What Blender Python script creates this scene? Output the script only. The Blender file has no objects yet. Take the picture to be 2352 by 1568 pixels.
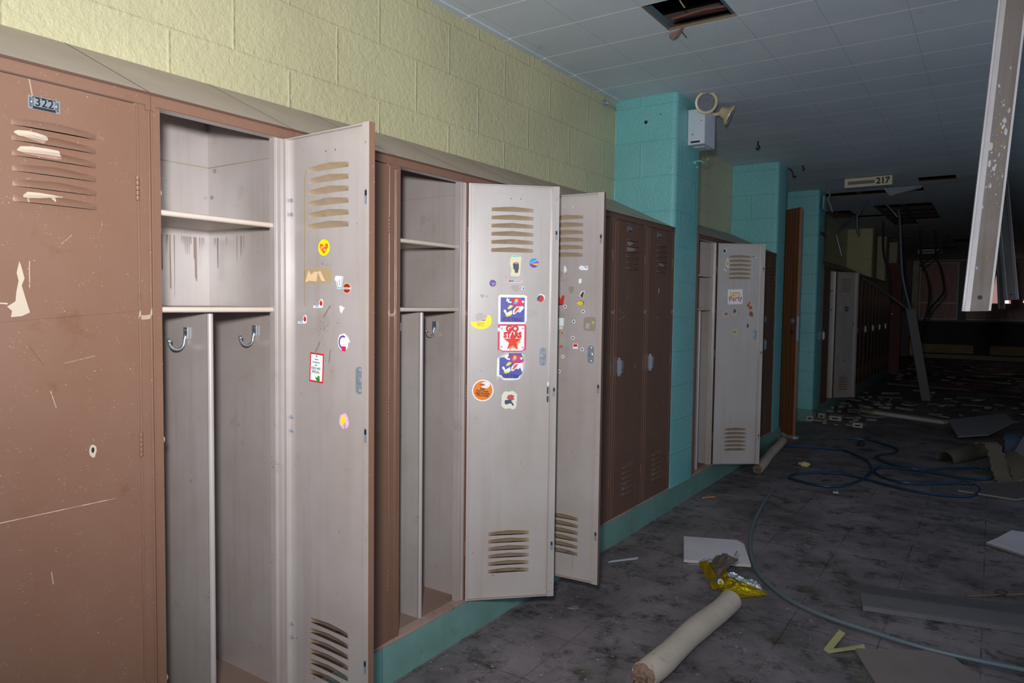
import bpy, bmesh, math, random
from mathutils import Vector, Matrix
C = bpy.context.scene.collection
R = math.radians
# ---------------------------------------------------------------- camera
cam_d = bpy.data.cameras.new('camera'); cam = bpy.data.objects.new('camera', cam_d); C.objects.link(cam)
bpy.context.scene.camera = cam
CP = Vector((1.5332, -0.8442, 1.2038))
FW = Vector((-0.560678, 0.826487, -0.050599)); RT = Vector((0.827128, 0.561876, 0.012467)); UP = Vector((-0.038734, 0.034861, 0.998641))
cam.matrix_world = Matrix(((RT.x, UP.x, -FW.x, CP.x), (RT.y, UP.y, -FW.y, CP.y), (RT.z, UP.z, -FW.z, CP.z), (0, 0, 0, 1)))
cam_d.sensor_width = 36; cam_d.lens = 24.849; cam_d.shift_x = -0.00079; cam_d.shift_y = -0.00219
cam_d.clip_start = 0.02; cam_d.clip_end = 100
# ---------------------------------------------------------------- world and flash
sc = bpy.context.scene
sc.view_settings.view_transform = 'Standard'; sc.view_settings.look = 'None'
sc.view_settings.gamma = 1; sc.view_settings.exposure = 0.0
try: sc.view_settings.use_curve_mapping = False
except Exception: pass
w = bpy.data.worlds.new('world'); sc.world = w; w.use_nodes = True
w.node_tree.nodes['Background'].inputs[0].default_value = (0.62, 0.78, 1.0, 1)
w.node_tree.nodes['Background'].inputs[1].default_value = 0.35
fl = bpy.data.lights.new('camera_flash', 'SPOT'); flo = bpy.data.objects.new('camera_flash', fl); C.objects.link(flo)
flo.location = CP + UP * 0.16 - RT * 0.07
aim = (FW * 1.0 - RT * 0.06 + UP * 0.34).normalized()
flo.rotation_euler = aim.to_track_quat('-Z', 'Y').to_euler()
fl.energy = 235; fl.spot_size = R(138); fl.spot_blend = 1.0; fl.shadow_soft_size = 0.05; fl.color = (1.0, 0.985, 0.985)

# ---------------------------------------------------------------- materials
def srgb(r, g, b):
    f = lambda c: (c / 255) / 12.92 if c <= 10 else (((c / 255) + 0.055) / 1.055) ** 2.4
    return (f(r), f(g), f(b), 1)
_m = {}
def nodes(name):
    m = bpy.data.materials.new(name); m.use_nodes = True
    nt = m.node_tree; b = nt.nodes['Principled BSDF']
    return m, nt, b, nt.links.new
def nz(nt, vec, scale, detail=4, rough=0.55):
    n = nt.nodes.new('ShaderNodeTexNoise'); n.inputs['Scale'].default_value = scale
    n.inputs['Detail'].default_value = detail; n.inputs['Roughness'].default_value = rough
    if vec is not None: nt.links.new(vec, n.inputs['Vector'])
    return n.outputs['Fac']
def nt_col(nt, v):
    n = nt.nodes.new('ShaderNodeTexNoise'); n.inputs['Scale'].default_value = 90; nt.links.new(v, n.inputs['Vector']); return n.outputs['Color']
def ramp(nt, fac, a, b, ca=(0, 0, 0, 1), cb=(1, 1, 1, 1)):
    r = nt.nodes.new('ShaderNodeValToRGB'); r.color_ramp.elements[0].position = a; r.color_ramp.elements[1].position = b
    r.color_ramp.elements[0].color = ca; r.color_ramp.elements[1].color = cb
    nt.links.new(fac, r.inputs[0]); return r.outputs[0]
def mix(nt, fac, a, b, mode='MIX'):
    n = nt.nodes.new('ShaderNodeMix'); n.data_type = 'RGBA'; n.blend_type = mode
    for v, i in ((fac, 0), (a, 6), (b, 7)):
        if hasattr(v, 'links') or hasattr(v, 'is_linked'): nt.links.new(v, n.inputs[i])
        else: n.inputs[i].default_value = v
    return n.outputs[2]
def mth(nt, op, a, b=None, c=None):
    n = nt.nodes.new('ShaderNodeMath'); n.operation = op
    for i, v in enumerate((a, b, c)):
        if v is None: continue
        if hasattr(v, 'is_linked'): nt.links.new(v, n.inputs[i])
        else: n.inputs[i].default_value = v
    return n.outputs[0]
def bump(nt, b, h, st, dist=0.002):
    n = nt.nodes.new('ShaderNodeBump'); n.inputs['Strength'].default_value = st; n.inputs['Distance'].default_value = dist
    nt.links.new(h, n.inputs['Height'])
    prev = b.inputs['Normal']
    if prev.is_linked: nt.links.new(prev.links[0].from_socket, n.inputs['Normal'])
    nt.links.new(n.outputs[0], b.inputs['Normal'])
def mapped(nt, scale=(1, 1, 1), kind='Object'):
    t = nt.nodes.new('ShaderNodeTexCoord'); mp = nt.nodes.new('ShaderNodeMapping')
    mp.inputs['Scale'].default_value = scale; nt.links.new(t.outputs[kind], mp.inputs[0]); return mp.outputs[0]
def plain(name, rgb, rough=0.5, metal=0.0, emit=None, es=1):
    if name in _m: return _m[name]
    m, nt, b, L = nodes(name)
    b.inputs['Base Color'].default_value = srgb(*rgb); b.inputs['Roughness'].default_value = rough; b.inputs['Metallic'].default_value = metal
    if emit: b.inputs['Emission Color'].default_value = srgb(*emit); b.inputs['Emission Strength'].default_value = es
    _m[name] = m; return m
def paint(name, rgb, rough=0.4, dirt=(110, 80, 60), dirt_amt=0.35, chips=None, chip_rgb=(190, 180, 165), chip_scale=60, streak=0.0, bmp=0.15, scuff=0.0, bscale=90, coat=0.0, spec=0.5):
    if name in _m: return _m[name]
    m, nt, b, L = nodes(name)
    v = mapped(nt); base = srgb(*rgb)
    c = mix(nt, ramp(nt, nz(nt, v, 3.1, 6, 0.65), 0.42, 0.72), base, srgb(*[0.75 * a + 0.25 * d for a, d in zip(rgb, dirt)]))
    c = mix(nt, mth(nt, 'MULTIPLY', ramp(nt, nz(nt, v, 11, 8, 0.7), 0.60, 0.74), dirt_amt), c, srgb(*dirt))
    if streak:
        vs = mapped(nt, (14, 14, 0.7))
        c = mix(nt, mth(nt, 'MULTIPLY', ramp(nt, nz(nt, vs, 2.0, 5, 0.6), 0.50, 0.70), streak), c, srgb(*dirt))
    if chips:
        vo = nt.nodes.new('ShaderNodeTexVoronoi'); vo.inputs['Scale'].default_value = chip_scale; vo.inputs['Randomness'].default_value = 1; vo.inputs['Scale'].default_value = chip_scale * 2.0; L(mix(nt, 0.035, v, nt_col(nt, v)), vo.inputs['Vector'])
        f = mth(nt, 'LESS_THAN', vo.outputs['Distance'], 0.13)
        g = mth(nt, 'GREATER_THAN', nz(nt, v, chip_scale * 0.37, 2), chips)
        c = mix(nt, mth(nt, 'MULTIPLY', f, g), c, srgb(*chip_rgb))
    if scuff:
        vs = mapped(nt, (1, 1, 1)); ww = nt.nodes.new('ShaderNodeTexWave'); ww.inputs['Scale'].default_value = 2.3; ww.inputs['Distortion'].default_value = 9
        ww.inputs['Detail'].default_value = 2; ww.inputs['Detail Scale'].default_value = 0.7; L(vs, ww.inputs['Vector'])
        f = mth(nt, 'GREATER_THAN', ww.outputs['Fac'], 0.9992); g = mth(nt, 'GREATER_THAN', nz(nt, v, 9, 3), 0.60)
        c = mix(nt, mth(nt, 'MULTIPLY', mth(nt, 'MULTIPLY', f, g), scuff), c, srgb(*chip_rgb))
    L(c, b.inputs['Base Color'])
    rr = ramp(nt, nz(nt, v, 5, 5, 0.6), 0.3, 0.75, (rough * 0.8,) * 3 + (1,), (min(1, rough * 1.3),) * 3 + (1,)); L(rr, b.inputs['Roughness'])
    b.inputs['Specular IOR Level'].default_value = spec
    if coat: b.inputs['Coat IOR'].default_value = 1.85; b.inputs['Coat Weight'].default_value = coat; b.inputs['Coat Roughness'].default_value = 0.36
    if bmp: bump(nt, b, nz(nt, v, bscale, 3), bmp, 0.0006)
    _m[name] = m; return m

BR = (121, 90, 74)
M_brown = paint('brown_locker_paint', BR, 0.42, (108, 68, 44), 0.75, chips=0.555, chip_scale=85, chip_rgb=(184, 164, 146), scuff=0.7, bmp=0.25)
M_brown2 = paint('dull_brown_locker_paint', (106, 80, 66), 0.45, (84, 62, 48), 0.6, chips=0.58, chip_rgb=(180, 160, 140), scuff=0.6, bmp=0.25)
M_beige = paint('greige_locker_paint', (172, 164, 161), 0.34, (130, 108, 88), 0.35, chips=0.62, chip_rgb=(104, 84, 70), chip_scale=30, streak=0.18, bmp=0.12, coat=1.0)
M_shelf = paint('pale_shelf_paint', (200, 188, 176), 0.4, (140, 105, 75), 0.6, bmp=0.2)
M_rusty = paint('rust_streaked_greige_paint', (190, 182, 176), 0.22, (112, 80, 58), 0.35, streak=0.55, bmp=0.12)
M_louv = paint('dusty_tan_louvre', (160, 140, 114), 0.8, (92, 64, 44), 0.95, chips=0.46, chip_rgb=(104, 72, 48), chip_scale=130, bmp=0.6, bscale=300)
M_slope = paint('grey_brown_sloping_top', (178, 160, 146), 0.5, (140, 120, 100), 0.3, chips=0.62, chip_rgb=(220, 215, 205), chip_scale=70, bmp=0.15)
M_rust = paint('rusty_bottom_rail', (172, 146, 134), 0.7, (88, 48, 32), 1.0, chips=0.42, chip_rgb=(196, 186, 172), bmp=0.6)
M_bottom = paint('dusty_locker_floor', (140, 118, 108), 0.8, (100, 60, 42), 0.8, bmp=0.3)
M_chrome = plain('chrome', (170, 180, 192), 0.28, 0.8)
M_steel = plain('dull_zinc_steel', (150, 160, 170), 0.36, 0.45)
M_dark = plain('black', (22, 22, 26), 0.6)
M_white = plain('white_enamel', (215, 220, 226), 0.4)

def block_mat(name, rgb, a_off, flip_off=0.5, dirt=(90, 85, 60), rough=0.30, bst=1.0, xa=-0.388, dirt_amt=0.12):
    """painted 8 x 16 inch block work; head joints run on y for faces looking along x and on x for faces looking along y"""
    m, nt, b, L = nodes(name)
    tc = nt.nodes.new('ShaderNodeTexCoord'); sp = nt.nodes.new('ShaderNodeSeparateXYZ'); L(tc.outputs['Object'], sp.inputs[0])
    ge = nt.nodes.new('ShaderNodeNewGeometry'); sn = nt.nodes.new('ShaderNodeSeparateXYZ'); L(ge.outputs['True Normal'], sn.inputs[0])
    isx = mth(nt, 'GREATER_THAN', mth(nt, 'ABSOLUTE', sn.outputs[0]), 0.7)
    hy = mth(nt, 'SUBTRACT', sp.outputs[1], a_off); hx = mth(nt, 'SUBTRACT', sp.outputs[0], xa)
    h = mth(nt, 'ADD', mth(nt, 'MULTIPLY', isx, hy), mth(nt, 'MULTIPLY', mth(nt, 'SUBTRACT', 1, isx), hx))
    zz = mth(nt, 'SUBTRACT', sp.outputs[2], 1.9523 - 2.032)
    cb = nt.nodes.new('ShaderNodeCombineXYZ'); L(h, cb.inputs[0]); L(zz, cb.inputs[1])
    def brick(ms):
        br = nt.nodes.new('ShaderNodeTexBrick'); br.offset = flip_off; br.inputs['Scale'].default_value = 1
        br.inputs['Brick Width'].default_value = 0.4064; br.inputs['Row Height'].default_value = 0.2032
        br.inputs['Mortar Size'].default_value = ms; br.inputs['Mortar Smooth'].default_value = 1.0
        L(cb.outputs[0], br.inputs['Vector']); return br.outputs['Fac']
    f = brick(0.0075)
    v = tc.outputs['Object']
    base = srgb(*rgb)
    c = mix(nt, ramp(nt, nz(nt, v, 2.2, 5), 0.35, 0.7), base, srgb(*[x * 0.93 for x in rgb]))
    c = mix(nt, mth(nt, 'MULTIPLY', ramp(nt, nz(nt, v, 9, 8, 0.75), 0.62, 0.75), dirt_amt), c, srgb(*dirt))
    L(c, b.inputs['Base Color']); b.inputs['Roughness'].default_value = rough
    bump(nt, b, nz(nt, v, 58, 5, 0.62), 1.0 * bst, 0.0065)
    bump(nt, b, nz(nt, v, 28, 2, 0.5), 0.4 * bst, 0.004)
    bump(nt, b, f, 0.8, 0.0028)
    return m
M_yellow = block_mat('yellow_block_paint', (200, 194, 154), 1.0815)
M_teal = block_mat('turquoise_block_paint', (120, 192, 192), 3.37, 0.58, (60, 90, 90), 0.30, 0.75)
M_pale = block_mat('cream_block_paint', (190, 182, 138), 3.2, 0.5, (60, 60, 50), 0.5, 0.3)

def tile_ceiling():
    m, nt, b, L = nodes('painted_ceiling_tile')
    tc = nt.nodes.new('ShaderNodeTexCoord'); sp = nt.nodes.new('ShaderNodeSeparateXYZ'); L(tc.outputs['Object'], sp.inputs[0])
    def line(s, off, pitch, wd):
        x = mth(nt, 'DIVIDE', mth(nt, 'SUBTRACT', s, off), pitch); fr = mth(nt, 'FRACT', mth(nt, 'ADD', x, 100.5))
        return mth(nt, 'LESS_THAN', mth(nt, 'ABSOLUTE', mth(nt, 'SUBTRACT', fr, 0.5)), wd / pitch)
    lx = line(sp.outputs[0], -0.308, 0.3021, 0.0014); ly = line(sp.outputs[1], 1.5746, 0.305, 0.0034)
    v = tc.outputs['Object']
    c = mix(nt, ramp(nt, nz(nt, v, 1.3, 6, 0.6), 0.35, 0.75), srgb(206, 216, 224), srgb(186, 198, 208))
    c = mix(nt, mth(nt, 'MULTIPLY', ramp(nt, nz(nt, v, 4.5, 8, 0.75), 0.64, 0.74), 0.35), c, srgb(95, 95, 95))
    c = mix(nt, lx, c, srgb(168, 178, 186)); c = mix(nt, ly, c, srgb(255, 255, 255))
    L(c, b.inputs['Base Color']); b.inputs['Roughness'].default_value = 0.6
    bump(nt, b, nz(nt, v, 160, 4, 0.7), 0.8, 0.003)
    return m
M_ceil = tile_ceiling()
def floor_mat():
    m, nt, b, L = nodes('grimy_vinyl_floor_tile')
    tc = nt.nodes.new('ShaderNodeTexCoord'); v = tc.outputs['Object']
    sp = nt.nodes.new('ShaderNodeSeparateXYZ'); L(v, sp.inputs[0])
    def line(s, off, pitch, wd):
        x = mth(nt, 'DIVIDE', mth(nt, 'SUBTRACT', s, off), pitch); fr = mth(nt, 'FRACT', mth(nt, 'ADD', x, 100.5))
        return mth(nt, 'LESS_THAN', mth(nt, 'ABSOLUTE', mth(nt, 'SUBTRACT', fr, 0.5)), wd / pitch)
    g = mth(nt, 'MAXIMUM', line(sp.outputs[0], 0.02, 0.3048, 0.0022), line(sp.outputs[1], 0.1, 0.3048, 0.0022))
    c = mix(nt, ramp(nt, nz(nt, v, 1.7, 8, 0.7), 0.38, 0.66), srgb(138, 128, 131), srgb(84, 79, 82))
    c = mix(nt, ramp(nt, nz(nt, v, 5.5, 12, 0.85), 0.50, 0.60), c, srgb(56, 53, 50))
    c = mix(nt, mth(nt, 'MULTIPLY', ramp(nt, nz(nt, v, 2.7, 4, 0.6), 0.58, 0.72), 0.6), c, srgb(88, 88, 68))
    vs = mapped(nt, (1.0, 3.2, 1)); c = mix(nt, mth(nt, 'MULTIPLY', ramp(nt, nz(nt, vs, 13, 12, 0.9), 0.56, 0.64), 0.85), c, srgb(150, 140, 142))
    c = mix(nt, mth(nt, 'MULTIPLY', ramp(nt, nz(nt, v, 70, 3, 0.8), 0.69, 0.74), 0.8), c, srgb(170, 162, 158))
    c = mix(nt, mth(nt, 'MULTIPLY', mth(nt, 'MULTIPLY', g, 0.8), ramp(nt, nz(nt, v, 4, 5, 0.6), 0.40, 0.60)), c, srgb(40, 36, 34))
    L(c, b.inputs['Base Color'])
    rr = ramp(nt, nz(nt, v, 1.4, 6, 0.6), 0.42, 0.60, (0.42,) * 3 + (1,), (0.85,) * 3 + (1,)); L(rr, b.inputs['Roughness'])
    bump(nt, b, nz(nt, v, 45, 8, 0.75), 0.5, 0.003)
    return m
M_floor = floor_mat()
def wood_mat(name, a, bb, sc_=(1, 1, 0.08), rough=0.35, coat=0.3):
    m, nt, b, L = nodes(name); v = mapped(nt, sc_)
    ww = nt.nodes.new('ShaderNodeTexWave'); ww.inputs['Scale'].default_value = 7; ww.inputs['Distortion'].default_value = 7; ww.inputs['Detail'].default_value = 4; L(v, ww.inputs['Vector'])
    c = mix(nt, ww.outputs['Fac'], srgb(*a), srgb(*bb)); c = mix(nt, mth(nt, 'MULTIPLY', nz(nt, v, 60, 4), 0.45), c, srgb(*[x * 0.5 for x in a]))
    L(c, b.inputs['Base Color']); b.inputs['Roughness'].default_value = rough; b.inputs['Coat Weight'].default_value = coat; b.inputs['Coat Roughness'].default_value = 0.3
    return m
M_door = wood_mat('stained_door_veneer', (154, 102, 66), (124, 78, 50))
M_ply = wood_mat('water_stained_plywood', (204, 118, 68), (168, 88, 50), (0.35, 1, 0.35), 0.4, 0.3)
M_tilefrag = paint('fallen_ceiling_tile_face', (134, 130, 134), 0.7, (100, 92, 86), 0.4, bmp=0.9, bscale=180)
M_fibre = paint('brown_fibreboard_core', (120, 104, 86), 0.9, (86, 66, 50), 0.6, bmp=0.8)
M_wrap = paint('cream_pipe_insulation', (190, 176, 162), 0.75, (112, 100, 88), 0.7, bmp=0.9, bscale=60, chips=0.62, chip_rgb=(60, 50, 45), chip_scale=25)
M_base = paint('teal_glazed_base_tile', (112, 154, 148), 0.3, (70, 70, 56), 0.5, bmp=0.1)
M_chan = paint('white_fixture_enamel', (206, 202, 206), 0.35, (120, 105, 85), 0.4, bmp=0.15)
M_grime = paint('mottled_grime_film', (130, 122, 118), 0.6, (96, 84, 72), 0.9, chips=0.5, chip_rgb=(84, 76, 70), chip_scale=170, bmp=0.9, bscale=220, streak=0.5)
M_debris = paint('dusty_rubble', (100, 92, 88), 0.9, (80, 70, 60), 0.6, bmp=0.6)

# ---------------------------------------------------------------- mesh helpers
class MB:
    def __init__(s): s.v = []; s.f = []; s.m = []
    def add(s, vs, fs, mi=0):
        o = len(s.v); s.v += [tuple(x) for x in vs]
        for k, f in enumerate(fs): s.f.append([i + o for i in f]); s.m.append(mi[k] if isinstance(mi, (list, tuple)) else mi)
        return s
    def box(s, x0, y0, z0, x1, y1, z1, mi=0):
        """mi: one index or six for -x +x -y +y -z +z"""
        v = [(x, y, z) for x in (x0, x1) for y in (y0, y1) for z in (z0, z1)]
        return s.add(v, [(0, 1, 3, 2), (4, 6, 7, 5), (0, 4, 5, 1), (2, 3, 7, 6), (0, 2, 6, 4), (1, 5, 7, 3)], mi)
    def prism(s, pts, z0, z1, mi=0, axis='z', side=None):
        """outline extruded along an axis; axis y takes (x,z) points, axis x takes (y,z)"""
        n = len(pts)
        mk = {'z': lambda p, t: (p[0], p[1], t), 'y': lambda p, t: (p[0], t, p[1]), 'x': lambda p, t: (t, p[0], p[1])}[axis]
        v = [mk(p, z0) for p in pts] + [mk(p, z1) for p in pts]
        f = [list(range(n))[::-1], list(range(n, 2 * n))] + [(i, (i + 1) % n, n + (i + 1) % n, n + i) for i in range(n)]
        return s.add(v, f, [mi, mi] + [side if side is not None else mi] * n)
    def tube(s, path, r, seg=10, mi=0, cap=True, ridge=0, step=None):
        P = [Vector(p) for p in path]
        n = len(P); rr = r if isinstance(r, (list, tuple)) else [r] * n
        t0 = (P[1] - P[0]).normalized(); a = t0.orthogonal().normalized(); vs = []
        for i in range(n):
            t = (P[min(i + 1, n - 1)] - P[max(i - 1, 0)]).normalized()
            a = (a - t * a.dot(t)).normalized(); b = t.cross(a); q = rr[i] + (ridge if i % 2 else 0)
            vs += [P[i] + (a * math.cos(2 * math.pi * k / seg) + b * math.sin(2 * math.pi * k / seg)) * q for k in range(seg)]
        fs = [(i * seg + k, i * seg + (k + 1) % seg, (i + 1) * seg + (k + 1) % seg, (i + 1) * seg + k) for i in range(n - 1) for k in range(seg)]
        if cap: fs += [list(range(seg))[::-1], list(range((n - 1) * seg, n * seg))]
        return s.add(vs, fs, mi)
    def lathe(s, o, axis, prof, seg=20, mi=0):
        """prof: list of (distance along axis, radius)"""
        o = Vector(o); t = Vector(axis).normalized()
        a = t.orthogonal().normalized(); b = t.cross(a); vs = []
        for d, r in prof: vs += [o + t * d + (a * math.cos(2 * math.pi * k / seg) + b * math.sin(2 * math.pi * k / seg)) * r for k in range(seg)]
        n = len(prof); fs = [(i * seg + k, i * seg + (k + 1) % seg, (i + 1) * seg + (k + 1) % seg, (i + 1) * seg + k) for i in range(n - 1) for k in range(seg)]
        fs += [list(range(seg))[::-1], list(range((n - 1) * seg, n * seg))]
        return s.add(vs, fs, mi)
    def build(s, name, mats, parent=None, loc=(0, 0, 0), smooth=False, bevel=0.0):
        me = bpy.data.meshes.new(name); me.from_pydata(s.v, [], s.f)
        if not isinstance(mats, (list, tuple)): mats = [mats]
        for m in mats: me.materials.append(m)
        for p, mi in zip(me.polygons, s.m): p.material_index = mi; p.use_smooth = smooth
        bm = bmesh.new(); bm.from_mesh(me); bmesh.ops.recalc_face_normals(bm, faces=bm.faces)
        bm.to_mesh(me); bm.free()
        o = bpy.data.objects.new(name, me); C.objects.link(o); o.location = loc
        if parent: o.parent = parent
        if smooth:
            try: me.set_sharp_from_angle(angle=R(40))
            except Exception: pass
        if bevel:
            md = o.modifiers.new('bevel', 'BEVEL'); md.width = bevel; md.segments = 2; md.limit_method = 'ANGLE'
        return o
def tag(o, label, cat, group=None, kind=None):
    o['label'] = label
    if cat: o['category'] = cat
    if group: o['group'] = group
    if kind: o['kind'] = kind
    return o
def empty(name, loc, rz=0, label=None, cat=None, group=None):
    o = bpy.data.objects.new(name, None); C.objects.link(o); o.location = loc; o.rotation_euler = (0, 0, rz); o.empty_display_size = 0.1
    if label: tag(o, label, cat, group)
    return o
def struct(o, label=None):
    o['kind'] = 'structure'
    if label: o['label'] = label
    return o
def copy_tree(o, parent=None):
    c = o.copy(); C.objects.link(c)
    if parent: c.parent = parent
    for ch in list(o.children): copy_tree(ch, c)
    return c
def smooth_path(pts, n=8):
    P = [Vector(p) for p in pts]; out = []
    for i in range(len(P) - 1):
        p0, p1, p2, p3 = P[max(i - 1, 0)], P[i], P[i + 1], P[min(i + 2, len(P) - 1)]
        for k in range(n):
            t = k / n
            out.append(0.5 * ((2 * p1) + (p2 - p0) * t + (2 * p0 - 5 * p1 + 4 * p2 - p3) * t * t + (3 * p1 - p0 - 3 * p2 + p3) * t ** 3))
    out.append(P[-1]); return out
_txt = {}
def text_mesh(s, size, bold=0.0):
    """letters as (verts, faces) in a plane, centred"""
    k = (s, size, bold)
    if k in _txt: return _txt[k]
    cu = bpy.data.curves.new('t', 'FONT'); cu.body = s; cu.size = size; cu.align_x = 'CENTER'; cu.align_y = 'CENTER'; cu.offset = bold; cu.resolution_u = 3
    ob = bpy.data.objects.new('t', cu); C.objects.link(ob); bpy.context.view_layer.update()
    me = bpy.data.meshes.new_from_object(ob.evaluated_get(bpy.context.evaluated_depsgraph_get()))
    r = ([tuple(v.co) for v in me.vertices], [tuple(p.vertices) for p in me.polygons])
    bpy.data.objects.remove(ob); bpy.data.curves.remove(cu); bpy.data.meshes.remove(me)
    _txt[k] = r; return r

# ---------------------------------------------------------------- dimensions
W = 0.3824; ZT = 1.6492; ZB = 0.1279; D = 0.388; ZS = 1.8314; ZC = 2.419
P1 = (3.055, 3.455); P2 = (5.372, 5.66); P3 = (7.05, 7.375); P4 = (11.25, 11.75); P5 = (12.7, 13.1); P6 = (14.0, 14.5)
YE = 20.0
# ---------------------------------------------------------------- setting
struct(MB().box(-D, -3.0, -0.06, 3.3, YE + 0.4, 0.0).build('floor', M_floor), 'grimy vinyl tile floor of the hallway')
struct(MB().box(-D - 0.2, -3.0, -0.06, -D, YE + 0.4, 2.95).build('wall_left', M_yellow), 'pale yellow painted block wall above the lockers')
struct(MB().box(3.3, 6.0, -0.06, 3.5, YE + 0.4, 2.95).build('wall_right', M_pale), 'cream block wall on the right of the hallway')
# ceiling: 12 inch tiles, the fallen ones left out
mb = MB(); X0 = -0.308; PX = 0.3021; Y0 = 1.5746; PY = 0.305
def cells(x0, x1, y0, y1):
    return {(i, j) for i in range(round((x0 - X0) / PX), round((x1 - X0) / PX)) for j in range(round((y0 - Y0) / PY), round((y1 - Y0) / PY))}
holes = cells(0.296, 0.598, 1.8796, 2.1846) | cells(-0.308, 0.9, 7.37, 7.67) | cells(0.9, 1.2, 6.76, 7.06) | cells(0.296, 0.9, 8.6, 9.2) | cells(0.296, 0.9, 9.2, 10.4) | cells(0.3, 0.6, 10.4, 11.0) | cells(0, 0.296, 9.5, 9.8) | cells(-0.308, 0.0, 8.9, 9.8) | cells(-0.308, 0.2, 13.1, 13.5) | cells(0.9, 1.2, 13.9, 14.7) | cells(0.2, 0.9, 15.6, 16.2) | cells(1.2, 1.8, 14.3, 14.6) | cells(1.5, 1.8, 2.19, 2.49)
i0, i1 = -1, 12
for i in range(i0, i1):
    xa = max(-D, X0 + i * PX); xb = min(3.3, X0 + (i + 1) * PX)
    j = round((-3.0 - Y0) / PY)
    while Y0 + j * PY < YE + 0.3:
        if (i, j) in holes: j += 1; continue
        k = j
        while Y0 + k * PY < YE + 0.3 and (i, k) not in holes: k += 1
        mb.box(xa, Y0 + j * PY, ZC, xb, Y0 + k * PY, ZC + 0.013, [1, 1, 1, 1, 0, 1]); j = k
struct(mb.build('ceiling', [M_ceil, M_fibre]), 'painted twelve inch tile ceiling with fallen tiles')
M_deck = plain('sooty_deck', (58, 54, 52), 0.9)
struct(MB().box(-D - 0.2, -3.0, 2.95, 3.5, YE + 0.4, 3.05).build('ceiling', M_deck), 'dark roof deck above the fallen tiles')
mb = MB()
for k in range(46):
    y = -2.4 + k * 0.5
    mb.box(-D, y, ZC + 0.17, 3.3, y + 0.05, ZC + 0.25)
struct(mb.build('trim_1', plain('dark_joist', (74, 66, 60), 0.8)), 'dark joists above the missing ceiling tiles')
mb = MB()
for x in (0.27, 0.575, 1.5, 1.78): mb.box(x, -3, ZC + 0.013, x + 0.025, YE, ZC + 0.045)
struct(mb.build('trim_2', plain('blue_grey_runner', (86, 108, 118), 0.6)), 'blue grey runners holding the ceiling tiles')
struct(MB().box(-D, -3.0, ZC - 0.006, -D + 0.035, P1[0] - 0.01, ZC + 0.0).build('trim_3', M_ceil), 'thin cove strip where yellow wall meets ceiling')
# pillars with bullnose corners
def pillar(name, y0, y1, xf, mat, label, r=0.028, z0=0):
    pts = [(-D - 0.02, y1), (-D - 0.02, y0)]
    pts += [(xf - r + r * math.sin(a), y0 + r - r * math.cos(a)) for a in [R(15 * k) for k in range(7)]]
    pts += [(xf - r + r * math.cos(a), y1 - r + r * math.sin(a)) for a in [R(15 * k) for k in range(7)]]
    return struct(MB().prism(pts, z0, ZC + 0.2).build(name, mat, smooth=True), label)
pillar('wall_pillar', *P1, 0.0, M_teal, 'turquoise block pilaster carrying the emergency light')
pillar('wall_pillar', *P2, 0.0, M_teal, 'turquoise block pilaster just before the brown wooden door')
pillar('wall_pillar', *P3, 0.0, M_teal, 'turquoise block pilaster behind the brown wooden door')
pillar('wall_pillar', *P4, -0.03, M_pale, 'cream pilaster beyond the far open locker', z0=1.66)
pillar('wall_pillar', *P5, -0.01, M_pale, 'cream pilaster further down the hall', z0=1.66)
pillar('wall_pillar', *P6, 0.03, M_pale, 'cream pilaster beside the red door')
# tiled base under lockers and pilasters
def base_run(y0, y1, joints):
    mb = MB(); ys = [y0] + joints + [y1]
    for a, b in zip(ys, ys[1:]): mb.box(-D, a + 0.0018, 0, 0.004, b - 0.0018, ZB - 0.001)
    return mb
jo = []; y = 0.109
while y < 7.5: jo.append(round(y, 3)); y += 0.3
struct(base_run(-1.6, 5.70, [-1.091 - 0.3 + 0.3 * k for k in range(4)] + [q for q in jo if q < 5.6]).build('baseboard_left', M_base), 'teal glazed tile base under the lockers')
struct(base_run(7.02, 13.6, [7.2 + 0.3 * k for k in range(21)]).build('baseboard_left', M_base), 'teal glazed tile base at the far lockers')
struct(MB().box(-D, -1.6, 0, 0.001, 5.70, ZB - 0.004).build('baseboard_left', plain('dark_grout', (44, 38, 34), 0.9)), 'dark grout of the tile base')

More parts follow.
